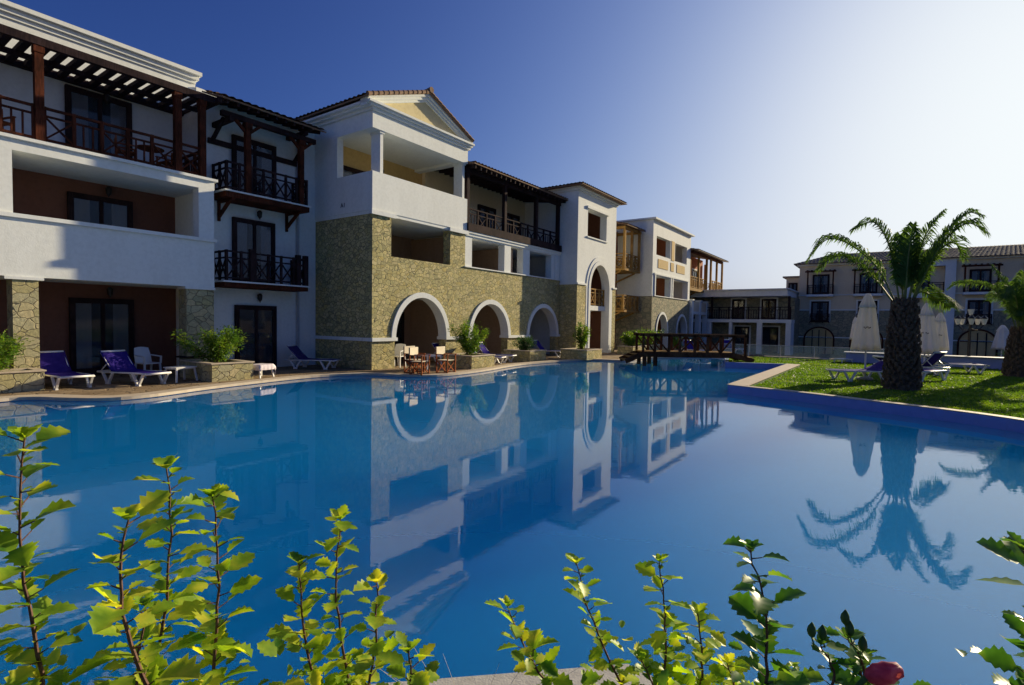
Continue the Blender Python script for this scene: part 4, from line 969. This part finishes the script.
planter('stone planter at the foot of the tower portal', 23.6,25.3,12.1,13.6,.48, 'light green shrub at the foot of the tower', 'shrub', 1.5, 1300, .55, msh='stone', leaf=.09)
planter('low planter with hedge behind the left end of the bridge', 30.2,35.5,12.4,13.4,.45, None, msh='stone')
for k,(s_,w__) in enumerate(((30.9,12.9),(32.1,12.9),(33.4,12.9),(34.8,12.9))):
    shrub(['yellow-green bush next to the tower pier behind the bridge','round green bush second from the tower behind the bridge','green bush behind the first diagonal braces of the bridge','dark green bush furthest along the hedge behind the bridge'][k], SW(s_,w__,.48), (.9,.9), 1.15, 1100, 'shrub' if k < 3 else 'shrub_dark', .1, group='bushes behind the bridge')
shrub('trailing green bush on the terrace before the white villa arches', SW(39.5,12.7,.06), (.9,.9), 1.3, 900, 'shrub', .1)
shrub('small green bush before the second villa arch', SW(43.5,12.5,.06), (.9,.9), 1.2, 900, 'shrub_dark', .1)

def pot_plant(label, loc, h=1.0, m='shrub_dark', n=400):
    t_ = thing('potted_plant', label, 'potted plant', loc, None, 0, 'world')
    b = MB(); b.lathe((0,0,0), [(.18,0),(.22,.05),(.28,.35),(.30,.42),(.26,.42)], 20); b.build('pot', 'pot', t_)
    f = MB()
    for k in range(n):
        a = random.uniform(0,2*pi); e = random.uniform(.2,1.4); r_ = random.uniform(.1,.5)*h*.8
        c = Vector((r_*cos(a)*cos(e),r_*sin(a)*cos(e),.42+r_*sin(e)*1.3)); leafquad(f, c, Vector((cos(a),sin(a),random.uniform(-.2,1))), Vector((0,0,1)), .16, .05)
    f.build('foliage', m, t_)
pot_plant('dark potted plant left of the lantern post', (21.6,25.6,lz-.9), 1.6)
pot_plant('big dark bush in a pot behind the lantern post', (23.2,24.4,lz-.9), 2.4, n=900)
pot_plant('dark potted plant to the right behind the lantern post', (24.4,24.9,lz-.9), 2.2, n=800)

# ---- street lantern
T = thing('lantern_post', 'dark multi-armed lantern post with pale glass shades behind the lawn', 'street lamp', (20.3,23.5,lz), None, 0, 'world'); T.scale = (1.1, 1.1, 1.1)
b = MB(); b.lathe((0,0,0), [(.16,0),(.17,.1),(.09,.18),(.06,.4),(.045,.6),(.04,1.6),(.05,1.75),(.03,2.1),(.015,2.25)], 14); b.build('post', 'metal', T)
for k in range(5):
    a = 2*pi*k/5+.3; rr = .42 if k < 5 else 0
    q = MB(); q.tube([(0,0,1.55),(rr*.6*cos(a),rr*.6*sin(a),1.5),(rr*cos(a),rr*sin(a),1.72)], .016, 6); ao = q.build('arm', 'metal', T)
    q = MB(); q.lathe((rr*cos(a),rr*sin(a),1.72), [(.04,0),(.06,.03),(.11,.22),(.11,.24)], 8); q.build('lamp_shade', 'lampglass', ao)
    q = MB(); q.lathe((rr*cos(a),rr*sin(a),1.96), [(.13,0),(.12,.03),(.03,.12),(.01,.17)], 8); q.build('lamp_cap', 'metal', ao)
q = MB(); q.lathe((0,0,2.1), [(.04,0),(.06,.03),(.11,.22),(.11,.24)], 8); q.build('lamp_shade', 'lampglass', T)

# ---- raised blue pool, glass fence
BW = 1.55
T = thing('raised_pool', 'low raised blue-walled basin behind the parasols on the far edge of the lawn', 'basin', (30.7,0,0))
b = MB(); b.box(30.3,31.1,-9.5,BW,.0,.66); b.build('basin_wall', 'pool_wall', T)
b = MB(); b.box(30.2,31.2,-9.6,BW+.1,.661,.70); b.build('rim', 'pipe', T)
T = thing('glass_fence', 'low clear glass fence with a thin pale top rail along the far lawn edge', 'fence', (31.8,5,.2))
b = MB(); b.box(31.83,31.845,-.2,7.9,.28,.83); b.build('pane', 'clear', T)
b = MB(); b.box(31.81,31.865,-.2,7.9,.831,.86)
b.build('rail', 'pipe', T)
for k in range(6):
    b = MB(); w__ = -.15+k*1.6; b.box(31.82,31.855,w__-.02,w__+.02,.2,.83); b.build('post', 'pipe', T)
low_table('small white slab table on the far lawn edge by the blue basin', (15.8,25.2,lz), radians(20), .36, .22, .2)
low_table('low white table near the right edge behind the second palm', (22.0,23.3,lz), radians(40), .6, .3, .22)

# ---- bridge
T = thing('footbridge', 'dark timber footbridge with trussed railings crossing the pool to the lawn', 'bridge', (8.3,25.3,0), None, 0, 'world')
def B3(x, y, z): return (x-8.3, y-25.3, z)
XL, XR, Y0, Y1 = 6.05, 10.35, 24.6, 25.9
b = MB()
for y in (Y0, Y1): b.bar(B3(XL,y,.50), B3(XR,y,.50), .12, .24); b.bar(B3(XL,y,.50), B3(XL-.75,y,.16), .12, .22); b.bar(B3(XR,y,.50), B3(XR+.9,y,.24), .12, .22)
for x in (XL+.15, XL+.65): b.bar(B3(x,Y0+.1,-1), B3(x,Y0+.1,.4), .16, .16); b.bar(B3(x,Y1-.1,-1), B3(x,Y1-.1,.4), .16, .16)
b.build('beam', 'bridge_wood', T)
d_ = MB(); x = XL
while x < XR-.05: d_.box(x-8.3, x-8.3+.13, Y0-25.3+.07, Y1-25.3-.07, .60, .635); x += .145
for k in range(3):
    d_.box(XR-8.3+.05+k*.3, XR-8.3+.33+k*.3, Y0-25.3+.07, Y1-25.3-.07, .50-k*.06, .54-k*.06); d_.box(XL-8.3-.33-k*.22, XL-8.3-.05-k*.22, Y0-25.3+.07, Y1-25.3-.07, .46-k*.13, .50-k*.13)
d_.build('deck', 'honey_wood', T)
for y in (Y0, Y1):
    r = MB(); px = [XL+.05, XL+.60, XL+1.25, XL+1.75, XL+2.45, XL+3.05, XL+3.65, XR-.05]
    if y == Y0: px += []
    r.bar(B3(XL-.1,y,1.40), B3(XR+.55,y,1.40), .10, .13)
    for x in px: r.bar(B3(x,y,.45), B3(x,y,1.42), .10)
    r.bar(B3(XR+.5,y,.35), B3(XR+.5,y,1.46), .10)
    for i, j in ((0,1),(1,2),(4,5),(5,6)): r.bar(B3(px[i]+.02,y,1.32), B3(px[j]-.02,y,.62), .06)
    for i, j in ((4,3),(7,6)): r.bar(B3(px[i]-.02,y,1.32), B3(px[j]+.02,y,.62), .06)
    r.build('railing', 'bridge_wood', T)

# ============================================================ PALMS
def catmull(P_, n=14):
    P_ = [Vector(q) for q in P_]; Q = []
    pts = [P_[0]*2-P_[1]]+P_+[P_[-1]*2-P_[-2]]
    for i in range(1, len(pts)-2):
        for k in range(n):
            t_ = k/n; a,b,c,d = pts[i-1:i+3]
            Q.append(.5*((2*b)+(c-a)*t_+(2*a-5*b+4*c-d)*t_*t_+(3*b-a-3*c+d)*t_**3))
    Q.append(P_[-1]); return Q
def frond(par, pts, ll=.46, m='palm', dens=120):
    C_ = catmull(pts, 12); n = len(C_)
    ra = MB(); ra.tube(C_[::3]+[C_[-1]], [.028*(1-.85*i/(len(C_[::3]))) for i in range(len(C_[::3])+1)], 6)
    L = [0]
    for a, b in zip(C_[:-1], C_[1:]): L.append(L[-1]+(b-a).length)
    lf = MB()
    for k in range(dens):
        u = .20+.80*k/dens; tgt = u*L[-1]; i = max(j for j in range(n-1) if L[j] <= tgt)
        f_ = (tgt-L[i])/(L[i+1]-L[i]+1e-6); c = C_[i].lerp(C_[i+1], f_); d = (C_[min(i+2,n-1)]-C_[max(i-1,0)]).normalized()
        side = d.cross(Vector((0,0,1))); side = side.normalized() if side.length > 1e-3 else Vector((1,0,0)); up = side.cross(d).normalized()
        prof = min(1, u*4)*(1-max(0,u-.72)*2.4); l_ = ll*prof*random.uniform(.85,1.1)
        for sg in (-1, 1):
            dr = (side*sg*random.uniform(.6,.95)+up*random.uniform(.05,.45)+d*random.uniform(.6,.95)).normalized()
            mid = c+dr*l_*.55; tip = c+dr*l_*.92+Vector((random.gauss(0,.02),random.gauss(0,.02),-l_*random.uniform(.25,.6)))
            wv = d*.022
            lf.add([c-wv*.5,c+wv*.5,mid+wv*.8,mid-wv*.8,tip], [(0,1,2,3),(3,2,4)])
    fr = ra.build('frond', 'rachis', par); lf.build('leaflets', m, fr)
    return fr
def palm(label, loc, fr, th_, r0=.42, nrand=16, sc=1.0, facing=0):
    T = thing('palm_tree', label, 'palm tree', loc, 'stocky date palms on the lawn', facing, 'world')
    tk = MB()
    tk.lathe((0,0,0), [(r0*1.3,-.05),(r0*1.18,.12),(r0*1.08,.35),(r0*.94,th_*.45),(r0*.76,th_*.78),(r0*.6,th_*.93),(r0*.36,th_)], 28, lambda a,i: 1+.05*sin(a*5+i*2))
    tk.build('trunk', 'trunk', T)
    sb = MB(); rows = int(th_/.105)
    for i in range(rows):
        z = .06+i*.105; u = z/th_; rr = r0*(1.2-.45*u if u < .7 else .885-(u-.7)*1.1)
        k = 15
        for j in range(k):
            a = 2*pi*(j+.5*(i%2))/k+random.gauss(0,.05); c = Vector((rr*.92*cos(a),rr*.92*sin(a),z)); o_ = Vector((cos(a),sin(a),0)); tdir = Vector((-sin(a),cos(a),0))
            l_ = random.uniform(.12,.20); ww = random.uniform(.055,.075); out = random.uniform(.05,.11)*(1 if u < .8 else 1.2)
            sb.add([c-tdir*ww-Vector((0,0,.03)), c+tdir*ww-Vector((0,0,.03)), c+tdir*ww*.6+o_*out+Vector((0,0,l_)), c-tdir*ww*.6+o_*out+Vector((0,0,l_)), c+o_*out*.15+Vector((0,0,l_*.9)), c+o_*(out*.6+.05)+Vector((0,0,l_*.3))],
                [(0,1,5),(1,2,5),(2,3,5),(3,0,5),(2,4,3)])
    sb.build('bark_scales', 'trunk', T)
    b0 = Vector((0,0,th_))
    for P_ in fr: frond(T, [b0+Vector((P_[0][0]*.3,P_[0][1]*.3,-.15))]+[b0+Vector(q)*sc for q in P_[0:]], .60*sc)
    for k in range(nrand):
        a = 2.4*k+random.uniform(-.3,.3); lat = cos(a); dep = sin(a)
        L_ = random.uniform(1.2,1.9)*sc; hh = random.uniform(1.2,1.9)*sc
        lat *= .55
        el = random.choice((.5,.8,1.1,1.25))
        p1 = Vector((lat*L_*.3,dep*L_*.3,hh*.45*el)); p2 = Vector((lat*L_*.75,dep*L_*.75,hh*.85*el)); p3 = Vector((lat*L_*1.15,dep*L_*1.15,hh*.75*el-.1))
        frond(T, [b0, b0+p1, b0+p2, b0+p3], .42*sc)
    for k in range(3):
        a = random.uniform(0,6); frond(T, [b0, b0+Vector((.04*cos(a),.04*sin(a),.8*sc)), b0+Vector((.12*cos(a),.12*sin(a),random.uniform(1.5,1.75)*sc))], .16*sc, dens=40)
    return T
K = 14.6/529.7
def px(dx, dep, dz):
    k = 1.10 if dx < 0 else .84          # far side / near side of the crown
    return (dx*K*.81*k, dep, dz*K*(1.03 if dx < 0 else .95))
FR = [
 [px(-26,-.1,30), px(-54,-.2,55), px(-77,-.25,61), px(-95,-.3,42)],
 [px(-30,.25,22), px(-56,.5,44), px(-74,.7,46), px(-90,.8,34)],
 [px(-15,.1,48), px(-28,.2,74), px(-38,.3,78), px(-53,.35,72)],
 [px(14,.0,44), px(22,.1,68), px(40,.2,89)],
 [px(24,.1,38), px(44,.2,66), px(66,.2,85), px(80,.2,82)],
 [px(30,-.2,42), px(52,-.3,66), px(68,-.3,72), px(84,-.3,62)],
 [px(28,.3,36), px(46,.5,57), px(58,.6,56), px(66,.65,42)],
 [px(2,-.2,46), px(6,-.3,76)], [px(-5,.2,40), px(-7,.3,64)],
 [px(12,.9,36), px(22,1.6,56), px(32,2.2,50)],
 [px(18,.4,8), px(40,.8,0), px(56,1.1,-8)],
]
face = -atan2(10.04, 13.6)*0
palm('big stocky palm on the lawn in front of the pool with long arching fronds', (10.78,14.6,lz), FR, 2.50, .34, 0, 1.0, -.634)
K2 = 19.2/529.7/K
def p2(dx, dep, dz): q = px(dx, dep, dz); return (q[0]*K2, q[1], q[2]*K2)
FR2 = [[p2(-14,0,22), p2(-30,0,42), p2(-56,.1,47), p2(-66,.1,42)], [p2(-8,.1,20), p2(-16,.2,42), p2(-29,.3,64)], [p2(-3,0,30), p2(-2,.1,56)], [p2(6,0,30), p2(12,.1,60)],
  [p2(12,.1,24), p2(28,.2,46), p2(50,.2,54), p2(66,.2,40)], [p2(18,-.2,18), p2(40,-.3,30), p2(64,-.3,16)], [p2(-10,.8,24), p2(-22,1.4,36), p2(-32,1.9,30)],
 [p2(8,-.6,26), p2(14,-1.1,42), p2(18,-1.6,34)], [p2(20,.6,10), p2(40,1.1,6), p2(56,1.4,-12)], [p2(-6,-.6,26), p2(-12,-1.2,40), p2(-16,-1.7,28)]]
palm('second palm at the right edge of the picture in front of the long building', (18.5,19.2,lz), FR2, 1.72, .40, 3, 1.0, -.768)

# ============================================================ FOREGROUND HIBISCUS
def hleaf(mb, c, d, up, L):
    """ovate toothed leaf, folded along the midrib and curled"""
    d = d.normalized(); x = d.cross(up).normalized(); n_ = x.cross(d).normalized()
    W_ = L*random.uniform(.24,.38); curl = random.uniform(-.1,.55); fold_ = random.uniform(.15,.75); N = 9
    mid = []; lf = []; rt = []
    tw = random.uniform(-.3,.3)
    for k in range(N+1):
        u = k/N; c_ = c + d*(L*u*(1-.15*curl*u)) - n_*(curl*L*u*u*.45)
        w_ = W_*(sin(pi*min(1,u**.72))**.8 if u < 1 else 0)*(1+.0)
        tooth = 1.0+(.25 if k % 2 else -.14)
        w_ *= tooth
        xx = (x*cos(tw*u)+n_*sin(tw*u)); nn = (n_*cos(tw*u)-x*sin(tw*u))
        mid.append(c_); lf.append(c_+xx*w_+nn*w_*fold_*.7+d*w_*.25); rt.append(c_-xx*w_+nn*w_*fold_*.7+d*w_*.25)
    vs = mid+lf+rt; M_ = N+1; fs = []
    for k in range(N):
        fs.append((k,k+1,M_+k+1,M_+k)); fs.append((k+1,k,2*M_+k,2*M_+k+1))
    mb.add(vs, fs)
def shoot(st_, lf, base, top, n=None, L0=.055, bend=.02, r0=.0032, dark=None, drop=0):
    base = Vector(base); top = Vector(top); ax_ = top-base; n = n or max(5, int(ax_.length/.0115))
    side = Vector((random.gauss(0,1),random.gauss(0,1),0)).normalized()*bend
    P_ = [base+ax_*u+side*sin(pi*u)+Vector((random.gauss(0,.0015),random.gauss(0,.0015),0)) for u in [i/10 for i in range(11)]]
    st_.tube(P_, [r0*(1-.6*i/10) for i in range(11)], 6)
    for k in range(n):
        u = (k+.5)/n; i = min(int(u*10),9); c = P_[i].lerp(P_[i+1], u*10-i); a = k*2.4+random.uniform(-.5,.5)
        o_ = Vector((cos(a),sin(a),random.uniform(.2,.9)))
        pet = c+o_.normalized()*L0*random.uniform(.2,.45); st_.tube([c,pet], [r0*.4,r0*.3], 5)
        if random.random() < drop: continue
        l_ = L0*random.uniform(.55,1.4)*(1-.2*u)
        hleaf(lf, pet, Vector((cos(a),sin(a),random.uniform(-.25,.7))), Vector((random.gauss(0,.3),random.gauss(0,.3),1)), l_)
        if random.random() < .6:
            b_ = a+random.uniform(-1.2,1.2); hleaf(lf, c, Vector((cos(b_),sin(b_),.6)), Vector((0,0,1)), l_*random.uniform(.35,.7))
    for k in range(5):
        a = k*1.3+random.uniform(0,.6); hleaf(lf, P_[-1], Vector((cos(a),sin(a),.9)), Vector((0,0,1)), L0*random.uniform(.4,.75))
def hibiscus(label, base, shoots, m='hibiscus', L0=.055, buds=(), flower=None, fill=0, fillz=(.9,1.2), fr_=.16):
    t_ = thing('hibiscus_shrub', label, 'shrub', base, 'hibiscus shrubs in the foreground', 0, 'world')
    B0 = Vector(base); lf = MB()
    for (bx_, tx, LL) in shoots:
        st_ = MB(); b_ = Vector(bx_)-B0; t2 = Vector(tx)-B0
        low = b_-(t2-b_).normalized()*.25; low.z = max(low.z, .2)
        st_.tube([(random.gauss(0,.03),random.gauss(0,.03),0),(low.x*.5,low.y*.5,low.z*.5),low,b_], [.009,.007,.005,.0034], 6)
        shoot(st_, lf, b_, t2, None, LL)
        shoot(st_, lf, low, b_, 13, LL)
        st_.build('stem', 'twig', t_)
    for k in range(int(fill*1.8)):
        c = Vector((random.gauss(0,fr_),random.gauss(0,fr_*.6),random.uniform(*fillz)-B0.z)); a = random.uniform(0,2*pi)
        hleaf(lf, c, Vector((cos(a),sin(a),random.uniform(-.3,.8))), Vector((random.gauss(0,.3),random.gauss(0,.3),1)), L0*random.uniform(.45,.95))
    lf.build('leaves', m, t_, True)
    for q in buds:
        p_ = Vector(q)-B0; b = MB(); b.lathe(p_, [(.002,-.014),(.006,-.010),(.0085,-.002),(.007,.007),(.003,.014),(.0005,.018)], 12, lambda a,i: 1+.08*cos(5*a)); b.tube([p_+Vector((.006,0,-.03)),p_+Vector((0,0,-.013))], .0016, 6); b.build('bud', 'bud', t_, True)
    if flower:
        p_ = Vector(flower)-B0; b = MB(); ax_ = Vector((.85,-.1,.32)).normalized(); x = ax_.cross(Vector((0,0,1))).normalized(); y = ax_.cross(x); vs = []; fs = []; n = 40
        prof = [(-.036,.004),(-.028,.011),(-.012,.0155),(.006,.0155),(.020,.012),(.029,.010),(.034,.003)]
        for u, r_ in prof:
            for j in range(n):
                a = 2*pi*j/n+u*22; rr = r_*(1+.30*abs(sin(a*2.5))+.03*sin(u*300+a*7)); vs.append(p_+ax_*u+x*rr*cos(a)+y*rr*sin(a))
        for i in range(len(prof)-1):
            for j in range(n): j2 = (j+1)%n; fs.append((i*n+j,i*n+j2,(i+1)*n+j2,(i+1)*n+j))
        b.add(vs, fs); b.build('flower', 'petal', t_, True)
        b = MB(); q = p_-ax_*.034; b.tube([q-ax_*.03-Vector((0,0,.02)), q], [.002,.006], 8); b.build('calyx', 'bud', t_)
    return t_
hibiscus('yellow-green leafy shrub at the far left of the foreground, tallest shoot', (-.80,.80,.10),
  [((-.765,.85,1.30),(-.785,.85,1.70),.052), ((-.86,.80,1.2),(-.88,.80,1.47),.05)], L0=.06, fill=60, fillz=(1.1,1.36), fr_=.08)
hibiscus('foreground shrub with two crossing shoots second from the left', (-.60,.90,.10),
  [((-.69,1.0,1.19),(-.655,1.0,1.61),.052), ((-.50,.72,1.38),(-.525,.72,1.62),.048), ((-.62,.86,1.2),(-.60,.86,1.42),.048)], L0=.05, fill=60, fillz=(1.1,1.32), fr_=.09)
hibiscus('foreground shrub with one tall shoot, third from the left', (-.53,1.02,.10),
  [((-.54,.95,1.22),(-.54,.95,1.575),.06)], L0=.055, fill=20, fillz=(1.0,1.22), fr_=.07)
hibiscus('thin three-stemmed shrub standing left of the corner of the grey coping', (-.36,1.15,.10),
  [((-.35,1.15,1.09),(-.37,1.15,1.46),.05), ((-.40,1.1,1.10),(-.44,1.1,1.385),.05), ((-.30,1.1,1.10),(-.28,1.1,1.345),.05)], L0=.05, fill=26, fillz=(1.0,1.18), fr_=.07)
hibiscus('short yellow shoot tip just left of the pale coping edge', (-.17,.92,.10), [((-.175,.9,1.15),(-.172,.9,1.325),.045)], L0=.045)
hibiscus('slender leaning shoots rising over the middle of the grey coping', (.24,1.3,.10),
  [((.10,1.3,.99),(.0,1.3,1.19),.055), ((.29,1.3,.99),(.17,1.3,1.30),.05)], L0=.05, fill=18, fillz=(.85,1.02), fr_=.1)
hibiscus('bushy yellow-green shrub right of the coping corner', (.43,1.22,.10),
  [((.38,1.25,1.03),(.362,1.25,1.33),.05), ((.45,1.2,1.06),(.44,1.2,1.235),.05), ((.50,1.18,1.0),(.50,1.18,1.13),.05), ((.33,1.2,1.0),(.31,1.2,1.12),.05)], L0=.055, fill=110, fillz=(.9,1.11), fr_=.13)
hibiscus('green shrub with one tall dark-leaved shoot right of centre', (.50,1.0,.10),
  [((.50,1.0,1.20),(.462,1.0,1.47),.055)], 'hibiscus_green', L0=.055, fill=50, fillz=(1.0,1.20), fr_=.09)
hibiscus('shrub with dark green buds and one pink closed flower', (.70,1.03,.10),
  [((.66,1.05,1.15),(.632,1.05,1.255),.045), ((.73,1.05,1.16),(.690,1.05,1.27),.045), ((.75,1.05,1.14),(.725,1.05,1.235),.05)], 'hibiscus_green', L0=.05,
  buds=((.616,1.05,1.285),(.638,1.05,1.280),(.683,1.05,1.312),(.690,1.045,1.292),(.714,1.04,1.265)), flower=(.73,1.0,1.232), fill=40, fillz=(1.0,1.17), fr_=.08)
hibiscus('green shrub cut by the right edge of the picture', (.93,.9,.10),
  [((.91,.9,1.28),(.885,.9,1.52),.06), ((.95,.88,1.2),(.96,.88,1.42),.06)], 'hibiscus_green', L0=.06, fill=36, fillz=(1.05,1.3), fr_=.06)

# ---- dry grass stalks at the coping
T = thing('grass_tuft', 'thin dry pale grass stalks fanning out over the coping left of centre', 'grass tuft', (-.10,1.6,.10), None, 0, 'world')
g_ = MB()
for k, (dx, dz) in enumerate(((-.14,.12),(-.07,.08),(.05,.05),(-.22,.04),(.12,.09),(.24,.06),(-.26,.09))):
    g_.tube([(dx*.1,0,0),(dx*.7,.02,.62),(dx*1.5,.05,.66+dz)], [.0010,.0008,.0004], 5)
g_.build('stalk', 'canvas', T)
